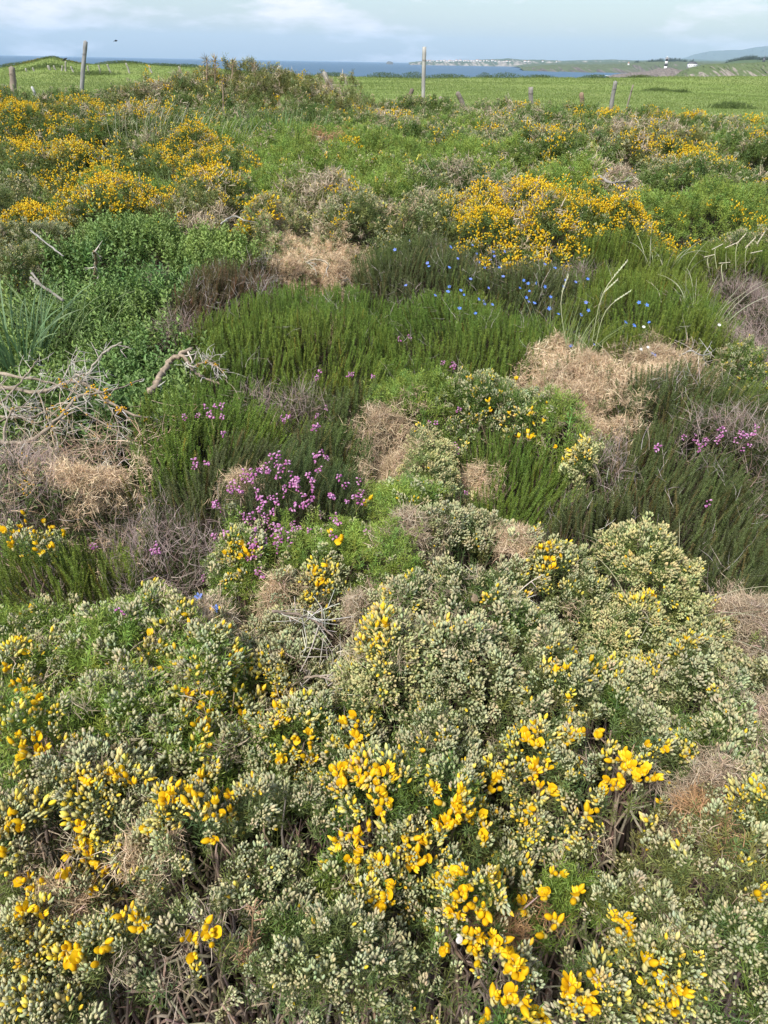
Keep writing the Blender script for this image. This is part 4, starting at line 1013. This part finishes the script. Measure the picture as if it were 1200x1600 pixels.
ga = Acc(); V = np.stack([X, Y, Z], -1).reshape(-1, 3)
fy = np.clip((V[:, 1] - 17) / 4, 0, 1)[:, None]
pn = fbm(V[:, 0], V[:, 1], 5, 1, 3)[:, None]
C = np.array([[.045, .036, .022]]) * (1 - fy) + (np.array([[.18, .255, .06]]) * (1 - pn) + np.array([[.22, .26, .085]]) * pn) * fy
ga.add(V, T, C); mat_attr('soil_and_turf', .95, 0, .1, .18)
link('ground', ga.mesh('ground', 'soil_and_turf', True), kind='structure')

# meadow grass: one mass, nobody could count it
def scatter_grass(name, n, ymin, ymax, hmin, hmax, col, colb, wid):
    y = ymin + (ymax - ymin) * rng.random(n) ** 1.5; x = (rng.random(n) - .5) * 2 * (y * .62 + 2)
    cl = fbm(x, y, 2.5, 3, 3); a = Acc()
    hh = rng.uniform(hmin, hmax, n) * (.5 + cl * 1.1) * (.8 + y / 90); z = gz(x, y) - .03 + (fbm(x, y, 6, 2, 3) - .5) * np.clip(y / 60, 0, 1) * .22
    ph = rng.random(n) * 6.28; wd = wid * (.8 + y / 90)
    for k in range(3):
        p2 = ph + k * 2.1; tx = x + np.cos(p2) * hh * .5; ty = y + np.sin(p2) * hh * .5
        c = np.array(col) * (1 - cl[:, None]) + np.array(colb) * cl[:, None]; c = c * rng.uniform(.9, 1.12, (n, 1))
        bx = np.cos(p2 + 1.57) * wd / 2; by = np.sin(p2 + 1.57) * wd / 2
        V = np.stack([np.stack([x - bx, y - by, z], 1), np.stack([x + bx, y + by, z], 1), np.stack([tx, ty, z + hh], 1)], 1).reshape(-1, 3)
        a.add(V, np.arange(n * 3).reshape(-1, 3), np.repeat(c, 3, 0))
    link(name, a.mesh(name, 'foliage'), kind='stuff', label='short green meadow grass beyond the fence posts', category='grass')
scatter_grass('meadow_grass', 170000, 17.5, YE, .03, .09, (.185, .265, .065), (.215, .27, .078), .032)

# undergrowth litter below the shrubs
n = 60000
yy = 0.2 + 17 * rng.random(n) ** 1.7; xx = (rng.random(n) - .5) * 2 * (yy * .62 + .7)
a = Acc(); R = frames(unit(rng.normal(0, 1, (n, 3)) * np.array([1, 1, .5]) + np.array([0, 0, .3]))); sc = rng.uniform(.8, 1.6, n) * (1 + yy * .15)
tint = np.where(rng.random((n, 1)) < .45, np.array([[.075, .11, .03]]) * 1.2, np.array([[.10, .072, .048]])) * rng.uniform(.6, 1.3, (n, 1))
zz = rng.random(n) ** 1.5 * .16
TT = tpl(lambda q: [blade(q, rng.normal(0, .01, 3), rng.normal(0, 1, 3) + np.array([0, 0, .6]), .045, .0016, WHT) for _ in range(8)], 4)
ii = rng.integers(4, size=n)
for j in range(4):
    m = ii == j; a.stamp(TT[j], np.stack([xx, yy, zz], 1)[m], R[m], sc[m], tint[m])
link('undergrowth', a.mesh('undergrowth', 'foliage'), kind='stuff', label='dry litter and weeds on the soil under the shrubs', category='undergrowth')

# low bushes along the cliff edge, beyond the meadow
def far_bush(u, Y, w_, h, label, yel=0.0):
    x = x_at(u, Y, 0.5); z = float(gz(np.array(x), Y)); t = thing('low_bush', label, 'low bush', (x, Y, z - .05), 'low bushes along the cliff edge')
    n = int(500 * w_); a = Acc(); px = rng.normal(0, .42, n) * w_; py = rng.normal(0, .4, n) * w_ * .5; pz = h * (1 - np.clip(np.hypot(px / w_, py / w_ * 1.6), 0, 1) ** 2) * rng.uniform(-.2, 1.1, n)
    pz = pz + gz(x + px, np.minimum(Y + py, YE)) - z; R = frames(unit(rng.normal(0, .6, (n, 3)) + np.array([0, 0, 1]))); sc = rng.uniform(1.0, 1.8, n)
    c = np.array([[.10, .155, .045]]) * rng.uniform(.7, 1.3, (n, 1)); c = np.where(rng.random((n, 1)) < yel, np.array([[.55, .40, .03]]), c)
    ii = rng.integers(7, size=n)
    for j in range(7): m = ii == j; a.stamp(TP['gs2'][j], np.stack([px, py, pz], 1)[m], R[m], sc[m], c[m])
    link('foliage', a.mesh('low_bush_foliage', 'foliage'), t)
for q in [(85, 85.5, 2.6, .22, 'shrub cap on top of the left mound', 0), (50, 85.5, 2.5, .2, 'yellow flecked shrub on the left flank of the mound', .25), (118, 85.5, 2.4, .2, 'yellowish shrub right of the mound top', .2), (15, 85.5, 3, .3, 'low bushes at the left end of the cliff edge', .05), (180, 85.5, 3, .25, 'dark low bush behind the far fence posts', .03), (212, 85.5, 2.4, .25, 'low bush on the second rise of the left ridge', 0), (262, 85.5, 3, .25, 'low dark bush right of the second rise', 0), (75, 72, 3, .3, 'darker bush strip below the left mound', 0), (150, 68, 2.5, .3, 'small dark bush in the left meadow', 0), (300, 85.5, 3, .3, 'low bush behind the tall gorse on the left', 0),
          (600, 84, 2.4, .45, 'rounded low bush on the cliff edge left of the tall white post', 0), (520, 84.5, 2.5, .35, 'thin bush on the cliff edge near the leaning post', 0), (645, 84, 2, .5, 'small bush just left of the tall white post', 0), (700, 84.5, 3, .35, 'flat bush on the cliff edge right of the tall white post', 0), (757, 84.5, 1.2, .5, 'small twiggy bush on the cliff edge', 0), (790, 84, 2.6, .5, 'largest low bush on the right part of the cliff edge', 0), (930, 84, 2.0, .3, 'low bush on the cliff edge below the peninsula', 0), (1000, 84.5, 2.0, .22, 'low bush on the cliff edge left of the lighthouse', 0), (840, 84.5, 2.5, .3, 'flat bush right of the largest low bush', 0),
          (1030, 62, 1.4, .2, 'dark tussock in the right meadow, left one', 0), (1065, 60, 1.0, .2, 'dark tussock in the right meadow, middle', 0), (1145, 38, 1.3, .25, 'tussock nearest the right field edge', 0)]:
    far_bush(*q)

# ------------------------------------------------------------------ fence posts
PG = (.36, .35, .31); PB = (.36, .29, .22)
def post(label, u0, v0, u1, v1, Y, r, col, square=False, top=None, bury=.5):
    p0 = at_y(u0, v0, Y); p1 = at_y(u1, v1, Y); d = unit(p1 - p0); a = Acc(); base = p0 - d * bury; L = np.linalg.norm(p1 - base); n = 14
    t = np.linspace(0, 1, n); Pth = d[None] * (t * L)[:, None] + np.stack([np.sin(t * 5 + u0) * r * .25, np.zeros(n), np.zeros(n)], 1)
    sides = 4 if square else 9; rad = np.full(n, r) * (1.08 - .12 * t)
    s0 = Acc(); tube(s0, Pth, rad * (1.25 if square else 1), col, sides, .05 if square else .12)
    V, T_, C_ = s0.arrays(); C_ = C_ * rng.uniform(.75, 1.2, (len(C_), 1))
    if not square: V[-1 - 0] += d * r * .6
    th = thing('fence_post', label, 'fence post', tuple(base), 'weathered fence posts')
    a.add(V, T_, C_); link('shaft', a.mesh('post_shaft', 'wood'), th)
    k = Acc(); q = Pth[int(n * .8)]; tube(k, [q - np.array([r * 1.1, r * .9, 0]), q + np.array([0, -r * 1.2, .004]), q + np.array([r * 1.1, -r * .9, 0])], [.004] * 3, (.10, .08, .07), 5)
    link('wire_staple', k.mesh('wire_staple', 'wood'), th)
    return th
YF = 20.5
post('tall pale square post standing above the sea horizon right of centre', 662, 168, 662.5, 73, YF, .045, (.42, .41, .37), True)
post('tall slightly leaning grey post on the left', 128, 152, 133, 65, YF, .048, (.27, .27, .265))
post('short thick post at far left, light top and dark foot', 22, 140, 17, 106, 19.5, .07, (.30, .25, .20), bury=.35)
post('post leaning left beside the tall gorse, pale grey', 524, 150, 505, 114, YF, .06, (.30, .28, .24))
post('small dark post leaning right, left of the tall white post', 635, 168, 645, 140, YF, .05, (.17, .14, .11))
post('stubby broken post right of the tall white post', 721, 160, 715, 145, YF, .055, (.22, .19, .155))
post('short square post with flat top right of centre', 831, 163, 829, 136, YF, .06, (.26, .24, .21), True)
post('small brown stub between the square and the thin post', 909, 160, 908, 146, YF, .055, (.27, .19, .13))
post('thin grey bent post on the right', 956, 163, 962, 128, YF, .05, (.26, .25, .23))
post('slim stake with white tip beside thin grey post', 982, 160, 989, 133, YF + 1, .022, (.25, .22, .17))
post('small stub beside the stubby broken post', 687, 166, 688, 152, YF, .045, (.30, .26, .22))
post('tiny white stake at the left beyond the short thick post', 55, 148, 50, 136, YF - 1, .03, (.50, .50, .48))
for (u0, v0, u1, v1, lab) in [(43, 116, 40, 107, 'first from the left'), (55, 117, 51, 106, 'second from the left'), (80, 116.5, 75, 103, 'thick pale one leaning left below the mound'), (87, 111, 84, 103, 'small one under the mound top'), (97, 111.5, 97, 103, 'upright pale one right of the mound top'), (103, 110.5, 102, 96, 'taller one that carries a dark bird'), (114, 111, 111, 104, 'one right of the bird post'), (139, 113, 137, 103, 'one just right of the tall grey post'), (156, 110.5, 154, 102, 'one in the gap of the left ridge'), (170, 107, 168, 101, 'one left of the second rise'), (200, 107.5, 197, 99, 'one crowning the second rise'), (234, 106, 232.5, 102, 'small one right of the second rise'), (281, 109, 279, 104, 'last small one before the tall gorse')]:
    post('far fence post on the left ridge, ' + lab, u0, v0, u1, v1, 70, .11 if 'thick' in lab else .07, (.36, .34, .29), bury=.4)
# bird on its post, and one in the air
def bird(label, u, v, Y, s, fly=False):
    p = at_y(u, v, Y); me = bpy.data.meshes.new('bird'); 
    a = Acc()
    bud(a, np.array([-.5 * s, 0, 0]), (1, 0, .55 if not fly else .05), s, s * .22, (.03, .03, .03), 8)
    bud(a, np.array([.28 * s, 0, .40 * s if not fly else .05 * s]), (1, 0, .3), s * .35, s * .12, (.03, .03, .03), 8)
    bud(a, np.array([-.85 * s, 0, -.15 * s]), (1, 0, .4), s * .5, s * .08, (.025, .025, .025), 6)
    if fly:
        for sy in (-1, 1): leafshape(a, np.array([0, 0, .02]), np.array([.1, sy, .25]), s * 1.1, s * .4, np.array((.03, .03, .03)))
    th = thing('bird', label, 'bird', tuple(p)); link('body', a.mesh('bird_body', 'wood', True), th)
bird('dark bird perched on a far fence post by the left mound', 101.5, 94.6, 70, .34)
bird('tiny dark bird flying in the sky at upper left', 181, 64, 90, .3, True)

# ------------------------------------------------------------------ sea and far land
m = bpy.data.materials.new('sea_water'); m.use_nodes = True; n = m.node_tree; p = n.nodes['Principled BSDF']
p.inputs['Base Color'].default_value = (.028, .085, .15, 1); p.inputs['Roughness'].default_value = .38; p.inputs['IOR'].default_value = 1.33
g = n.nodes.new('ShaderNodeNewGeometry'); mpg = n.nodes.new('ShaderNodeMapping'); mpg.inputs['Scale'].default_value = (.25, 1, 1)
ns = n.nodes.new('ShaderNodeTexNoise'); ns.inputs['Scale'].default_value = .02; ns.inputs['Detail'].default_value = 9
b_ = n.nodes.new('ShaderNodeBump'); b_.inputs['Strength'].default_value = .8; b_.inputs['Distance'].default_value = 6
rr = n.nodes.new('ShaderNodeValToRGB'); rr.color_ramp.elements[0].color = (.022, .07, .13, 1); rr.color_ramp.elements[1].color = (.045, .115, .185, 1); rr.color_ramp.elements[0].position = .35; rr.color_ramp.elements[1].position = .65
n.links.new(g.outputs['Position'], mpg.inputs[0]); n.links.new(mpg.outputs[0], ns.inputs['Vector']); n.links.new(ns.outputs[0], b_.inputs['Height']); n.links.new(b_.outputs[0], p.inputs['Normal'])
n.links.new(ns.outputs[0], rr.inputs[0]); n.links.new(rr.outputs[0], p.inputs['Base Color'])
SEA = -20.0
sa = Acc(); sa.add([(-42000, 88, SEA), (42000, 88, SEA), (42000, 42000, SEA), (-42000, 42000, SEA)], [(0, 1, 2), (0, 2, 3)], (.03, .09, .15))
link('sea', sa.mesh('sea', m), kind='structure')

mat_attr('far_land', .95, 0, .1, .05)
def ridge(name, pts, Y1, Y2, col, jag=.6, rock=None, rockfrac=.4, seed=0, cols=160, baseb=SEA - 1, crop=.0, rows=30):
    us = np.linspace(pts[0][0], pts[-1][0], cols); vt = np.interp(us, [p[0] for p in pts], [p[1] for p in pts]); Ym = (Y1 + Y2) / 2
    vt = vt + (vnoise(us, us * 0, 6, seed) - .5) * jag + (vnoise(us, us * 0, 2, seed + 1) - .5) * jag * .8
    top = at_y(us, vt, Ym); V = []; C = []
    for k in range(rows):
        s = k / (rows - 1); q = math.sin(s * math.pi) ** .6; Yk = Y1 + (Y2 - Y1) * s
        edge = 1 - .15 * vnoise(us, us * 0, 15, seed + 2) * (1 - q)
        x = top[:, 0] * Yk / Ym; nn = fbm(us * 3, np.full(cols, k * 6.), 12, seed + 3, 3) - .5
        z = baseb + (top[:, 2] - baseb) * np.clip(q * (1 + nn * (.5 if rock is not None else .12) * (1 - q) * 2), 0, 1)
        V.append(np.stack([x, Yk * (1 + nn * .02) * edge, z], 1))
        c = np.tile(np.array(col), (cols, 1)) * (.75 + .5 * fbm(us * 2, np.full(cols, k * 25.), 10, seed + 4, 3)[:, None])
        if rock is not None:
            rk = (fbm(us * 3, np.full(cols, k * 3. * 26 / rows), 9, seed + 5, 3) + (rockfrac - s) * 1.2 > .5)[:, None]
            c = np.where(rk, np.array(rock) * (.6 + .8 * rng.random((cols, 1))), c)
        C.append(c)
    V = np.concatenate(V); C = np.clip(np.concatenate(C), 0, 1); idx = np.arange(rows * cols).reshape(rows, cols)
    T = np.concatenate([np.stack([idx[:-1, :-1], idx[:-1, 1:], idx[1:, 1:]], -1).reshape(-1, 3), np.stack([idx[:-1, :-1], idx[1:, 1:], idx[1:, :-1]], -1).reshape(-1, 3)])
    a = Acc(); a.add(V, T, C); return link(name, a.mesh(name, 'far_land'), kind='structure')
ridge('mountains', [(1040, 101), (1070, 90), (1085, 85), (1110, 80), (1135, 78.5), (1160, 78), (1180, 74), (1200, 72), (1240, 70), (1300, 76), (1400, 90)], 23000, 30000, (.10, .13, .10), .5, seed=1)
ridge('mountains', [(900, 100), (960, 95.5), (1020, 94), (1080, 92.5), (1120, 94), (1200, 93), (1400, 93)], 15000, 19000, (.09, .13, .08), .8, seed=2)
ridge('coast', [(638, 98), (650, 96), (662, 95.5), (690, 94.5), (720, 95), (745, 93.5), (770, 92.5), (795, 91.2), (812, 93.2), (850, 93.5), (880, 95), (930, 93.5), (960, 93.2), (1000, 94.5), (1060, 95), (1200, 97)], 9000, 12500, (.09, .12, .065), .5, (.3, .27, .22), .1, 3, 220)
ridge('islet', [(604, 97.4), (607, 95.6), (610, 95.9), (614, 97.4)], 9800, 10100, (.12, .12, .10), .2, seed=5, cols=14)
ridge('coast', [(800, 103), (815, 101), (840, 99), (900, 97.5), (960, 97), (1000, 95.8), (1060, 95.5), (1120, 96), (1200, 98)], 6200, 8200, (.10, .125, .065), .4, (.2, .19, .15), -.1, 4)
ridge('peninsula', [(812, 105.5), (835, 103), (860, 101.2), (900, 100.5), (940, 100.4), (970, 99), (1010, 97), (1060, 96), (1110, 99), (1200, 100)], 3400, 5200, (.11, .135, .065), .5, (.15, .13, .11), -.02, 6, 260)
ridge('headland', [(948, 120), (960, 117.2), (975, 114.5), (1000, 112.5), (1015, 111), (1028, 107.5), (1040, 105.6), (1050, 107), (1062, 110), (1080, 108), (1110, 107), (1150, 107), (1250, 108)], 1500, 2100, (.11, .14, .06), 1.5, (.20, .17, .145), .75, 7, 240, rows=44)
ridge('hill', [(1052, 119), (1062, 113), (1072, 108.5), (1085, 104.5), (1100, 101.2), (1120, 99.6), (1150, 98.8), (1180, 97.5), (1200, 96.5), (1300, 95)], 1300, 1750, (.12, .155, .06), .6, (.27, .235, .19), .08, 9, 260, rows=44)

# trees on the far skyline
def far_tree(u, v, Y, w_, h, label, conical=False):
    p = at_y(u, v, Y); t = thing('tree', label, 'tree', (p[0], p[1], p[2] - h), 'dark trees on the far skyline'); a = Acc(); n = 160
    ph = rng.random(n) * 6.28; r = rng.random(n) ** .5; zz = rng.random(n); rad = w_ / 2 * ((1 - zz) if conical else np.sqrt(np.clip(1 - (zz * 2 - 1) ** 2, 0, 1)))
    pos = np.stack([np.cos(ph) * r * rad, np.sin(ph) * r * rad, h * (.25 + .75 * zz)], 1); R = frames(rng.normal(0, 1, (n, 3))); c = np.array([[.05, .08, .03]]) * rng.uniform(.7, 1.4, (n, 1))
    ii = rng.integers(7, size=n)
    for j in range(7): m_ = ii == j; a.stamp(TP['gs2'][j], pos[m_], R[m_], np.full(m_.sum(), w_ * 2.6), c[m_])
    link('crown', a.mesh('tree_crown', 'foliage'), t); b = Acc(); tube(b, [(0, 0, -3), (0, 0, h * .25), (0, 0, h * .5)], [w_ * .06, w_ * .05, w_ * .03], (.12, .09, .06), 6); link('trunk', b.mesh('tree_trunk', 'wood'), t)
for k, (u, v, w_) in enumerate([(1014, 95, 40), (1020, 94, 40), (1028, 93.6, 45), (1034, 92.6, 38), (1048, 92.4, 50), (1055, 92, 45), (1062, 93, 42), (1070, 94, 40), (1080, 95, 36), (996, 95.4, 36)]):
    far_tree(u, v, 5300, w_, 26, 'dark tree on the skyline behind the lighthouse, %s' % ['far left of it', 'well left of it', 'left of it', 'touching its left side', 'touching its right side', 'just right of it', 'right of it', 'farther right', 'near the low white house', 'leftmost of all'][k])
for k, (u, v, w_) in enumerate([(1140, 94.5, 30), (1147, 93, 32), (1154, 91.5, 34), (1161, 90, 34), (1168, 89, 36), (1175, 88.4, 36), (1182, 89.5, 34), (1189, 91, 34), (1196, 90, 40), (1204, 91, 40)]):
    far_tree(u, v, 3300, w_, 24, 'wooded hilltop tree at the right edge, %s' % ['lowest on the left end', 'second from its left end', 'third from its left end', 'left of the crest', 'on the crest, left', 'on the crest, middle', 'on the crest, right', 'left of the pointed tower', 'behind the pointed tower', 'right of the pointed tower'][k])
ridge('hill', [(1130, 99), (1145, 96), (1160, 94), (1178, 93), (1195, 94), (1250, 94)], 3000, 3600, (.09, .13, .055), .4, seed=11, cols=60)

# lighthouse
def mat_plain(name, c, r=.6):
    m = bpy.data.materials.new(name); m.use_nodes = True; q = m.node_tree.nodes['Principled BSDF']; q.inputs['Base Color'].default_value = (*c, 1); q.inputs['Roughness'].default_value = r; MATS[name] = m
mat_plain('white_paint', (.80, .80, .78)); mat_plain('black_paint', (.03, .03, .035)); mat_plain('glass', (.10, .14, .16), .1); mat_plain('slate', (.10, .10, .11))
LY = 1750.0; pb = at_y(1039.5, 107.5, LY); pt = at_y(1041.5, 87.5, LY); HH = pt[2] - pb[2]
lh = thing('lighthouse', 'black and white banded lighthouse on the rocky headland at right', 'lighthouse', (pb[0], pb[1], pb[2] - .5))
def lathe(name, prof, mat, parent, sides=16, loc=(0, 0, 0)):
    a = Acc(); th = np.arange(sides) / sides * 6.28319; V = np.concatenate([np.stack([np.cos(th) * r, np.sin(th) * r, np.full(sides, z)], 1) for r, z in prof]); T = []
    for i in range(len(prof) - 1):
        for j in range(sides):
            p_, q_ = i * sides + j, i * sides + (j + 1) % sides; T += [(p_, q_, q_ + sides), (p_, q_ + sides, p_ + sides)]
    nn = len(V); V = np.concatenate([V, [(0, 0, prof[0][1]), (0, 0, prof[-1][1])]])
    for j in range(sides): T += [(nn, (j + 1) % sides, j), (nn + 1, (len(prof) - 1) * sides + j, (len(prof) - 1) * sides + (j + 1) % sides)]
    a.add(V, T, (.8, .8, .8)); return link(name, a.mesh(name, mat), parent, loc)
w0 = HH * .145; bands = [(0, .20, 'white_paint'), (.20, .38, 'black_paint'), (.38, .60, 'white_paint'), (.60, .78, 'black_paint')]
for z0_, z1_, mt in bands:
    r0 = w0 * (1.05 - .3 * z0_); r1 = w0 * (1.05 - .3 * z1_)
    lathe('band', [(r0, z0_ * HH + .5), (r1, z1_ * HH + .49)], mt, lh, 8)
lathe('gallery', [(w0 * .8, .785 * HH), (w0 * 1.5, .80 * HH), (w0 * 1.5, .825 * HH), (w0 * .6, .83 * HH)], 'white_paint', lh)
lathe('gallery_rail', [(w0 * 1.45, .83 * HH), (w0 * 1.45, .865 * HH), (w0 * 1.38, .865 * HH), (w0 * 1.38, .83 * HH)], 'slate', lh)
lathe('lantern', [(w0 * .62, .832 * HH), (w0 * .62, .91 * HH)], 'glass', lh)
lathe('lantern_roof', [(w0 * .8, .912 * HH), (w0 * .6, .94 * HH), (w0 * .12, .975 * HH), (w0 * .05, 1.0 * HH)], 'white_paint', lh)
# low white house
def boxacc(a, x0, x1, y0, y1, z0, z1, c=(.8, .8, .8)):
    V = [(x, y, z) for z in (z0, z1) for y in (y0, y1) for x in (x0, x1)]
    T = [(0, 2, 1), (1, 2, 3), (4, 5, 6), (5, 7, 6), (0, 1, 4), (1, 5, 4), (2, 6, 3), (3, 6, 7), (0, 4, 2), (2, 4, 6), (1, 3, 5), (3, 7, 5)]; a.add(V, T, c)
def house(u, v, Y, wpx, hpx, label, tower=False, group=None, name='house'):
    p = at_y(u, v, Y); s = (p - CAMP) @ _f / FPX; W = wpx * s; Hh = hpx * s * .55; D_ = W * .6
    t = thing(name, label, 'house', (p[0], p[1], p[2] - .5), group); a = Acc(); boxacc(a, -W / 2, W / 2, 0, D_, -3, Hh + .5); link('walls', a.mesh('house_walls', 'white_paint'), t)
    r = Acc(); V = [(-W / 2 * 1.05, -.4, Hh + .503), (W / 2 * 1.05, -.4, Hh + .503), (W / 2 * 1.05, D_ + .4, Hh + .503), (-W / 2 * 1.05, D_ + .4, Hh + .503), (-W * .35, D_ / 2, Hh * 1.7 + .5), (W * .35, D_ / 2, Hh * 1.7 + .5)]
    r.add(V, [(0, 1, 5), (0, 5, 4), (1, 2, 5), (2, 3, 4), (2, 4, 5), (3, 0, 4), (0, 2, 1), (0, 3, 2)], (.5, .5, .5)); link('roof', r.mesh('house_roof', 'slate' if tower else 'tiles'), t)
    nw = 5 if tower else 3
    for k in range(nw):
        q = Acc(); cx = -W / 2 + W * (k + .5) / nw; boxacc(q, cx - W * .035, cx + W * .035, -.15, -.003, Hh * .3, Hh * .75); link('window', q.mesh('house_window', 'glass'), t)
    if tower:
        lathe('mast', [(W * .05, Hh * 1.5), (W * .04, Hh * 2.3), (W * .07, Hh * 2.32), (W * .01, Hh * 3.0)], 'slate', t, 8, (0, D_ / 2, 0))
mat_plain('tiles', (.40, .22, .15), .9)
house(1082.5, 103.6, 1650, 13, 6.5, 'low white house with dark roof and roof mast near the lighthouse', True)
house(982, 102.4, 3700, 2.6, 5, 'small white tower house on the peninsula left of the lighthouse')
house(1028.5, 100.4, 3900, 2.2, 2.2, 'tiny white cottage on the peninsula beside the lighthouse')
towns = [(664, 95.9), (668, 95.7), (672, 96.1), (677, 95.6), (684, 96.3), (690, 95.9), (694, 95.2), (698, 96.3), (703, 96.2), (706, 95.9), (709, 96.4), (713, 95.7), (716, 96.2), (719, 95.6), (725, 96.1), (728, 95.6), (732, 96.4), (737, 95.7), (741, 96.0), (746, 95.5), (751, 96.2), (756, 95.8), (761, 95.5), (764, 96.2), (769, 95.6), (774, 96.3), (780, 96.6), (788, 96.8), (792, 96.4), (797, 97.0), (820, 96.7), (826, 96.9), (848, 96.6), (870, 97.4)]
for (u, v) in towns:
    house(u + rng.normal(0, .4), v, 9050, rng.uniform(2.2, 5.5), rng.uniform(1.2, 2.6), 'tiny white house of the distant town across the bay', group='white houses of the distant town')
# pointed tower at the right edge
pq = at_y(1193.5, 95, 2900); tw = thing('tower', 'pointed grey tower rising from trees at the right edge', 'tower', tuple(pq)); sH = ((at_y(1193.5, 86.5, 2900) - pq)[2])
lathe('shaft', [(sH * .28, -4), (sH * .26, sH * .5)], 'slate', tw, 8); lathe('spire', [(sH * .30, sH * .503), (sH * .08, sH * .8), (sH * .015, sH)], 'slate', tw, 8)

# surf along the rocks: thin foam rafts
fm = Acc(); mat_plain('foam', (.85, .87, .88), .8)
for (u, v, w_) in [(952, 118.6, 10), (972, 118.9, 16), (995, 119.3, 12), (1010, 119.6, 10), (905, 109.6, 8), (925, 110, 7), (900, 109.3, 4), (965, 111, 9), (820, 105.9, 5), (975, 111.2, 5), (750, 99.2, 3), (935, 118.3, 4)]:
    c = on_plane(u, v, SEA + .05); s = ((c - CAMP) @ _f) / FPX; L = w_ * s
    for k in range(14):
        x = c[0] + rng.uniform(-.5, .5) * L; y = c[1] + rng.normal(0, .012) * c[1]; a_ = L * rng.uniform(.05, .16); bb = c[1] * rng.uniform(.003, .01)
        ang = np.arange(7) / 7 * 6.283; rr_ = rng.uniform(.6, 1.2, 7)
        V = np.concatenate([np.stack([x + np.cos(ang) * a_ * rr_, y + np.sin(ang) * bb * rr_, np.full(7, SEA + .03 + k * .004)], 1), [[x, y, SEA + .6 + k * .004]]]); fm.add(V, [(7, q, (q + 1) % 7) for q in range(7)], (.9, .9, .9))
link('surf_foam', fm.mesh('surf_foam', 'foam'), kind='stuff', label='white surf breaking along the rocky shore', category='surf')

# ------------------------------------------------------------------ haze
hz = Acc(); boxacc(hz, -43000, 43000, -60, 43000, -46, 1000)
hm = bpy.data.materials.new('haze_air'); hm.use_nodes = True; n = hm.node_tree; n.nodes.clear(); o = n.nodes.new('ShaderNodeOutputMaterial'); pv = n.nodes.new('ShaderNodeVolumePrincipled')
pv.inputs['Color'].default_value = (.62, .82, 1.0, 1); pv.inputs['Density'].default_value = 3.4e-5; pv.inputs['Anisotropy'].default_value = 0.0
n.links.new(pv.outputs[0], o.inputs['Volume'])
link('haze', hz.mesh('haze', hm), kind='stuff', label='pale blue sea haze over the far coast', category='haze')
tot = sum(len(o.data.polygons) for o in bpy.data.objects if o.type == 'MESH')
print('TRIS', tot, 'OBJ', len(bpy.data.objects))
print([(b['style'], b['n'], round(b['d'], 1)) for b in B if b['n'] < 40])
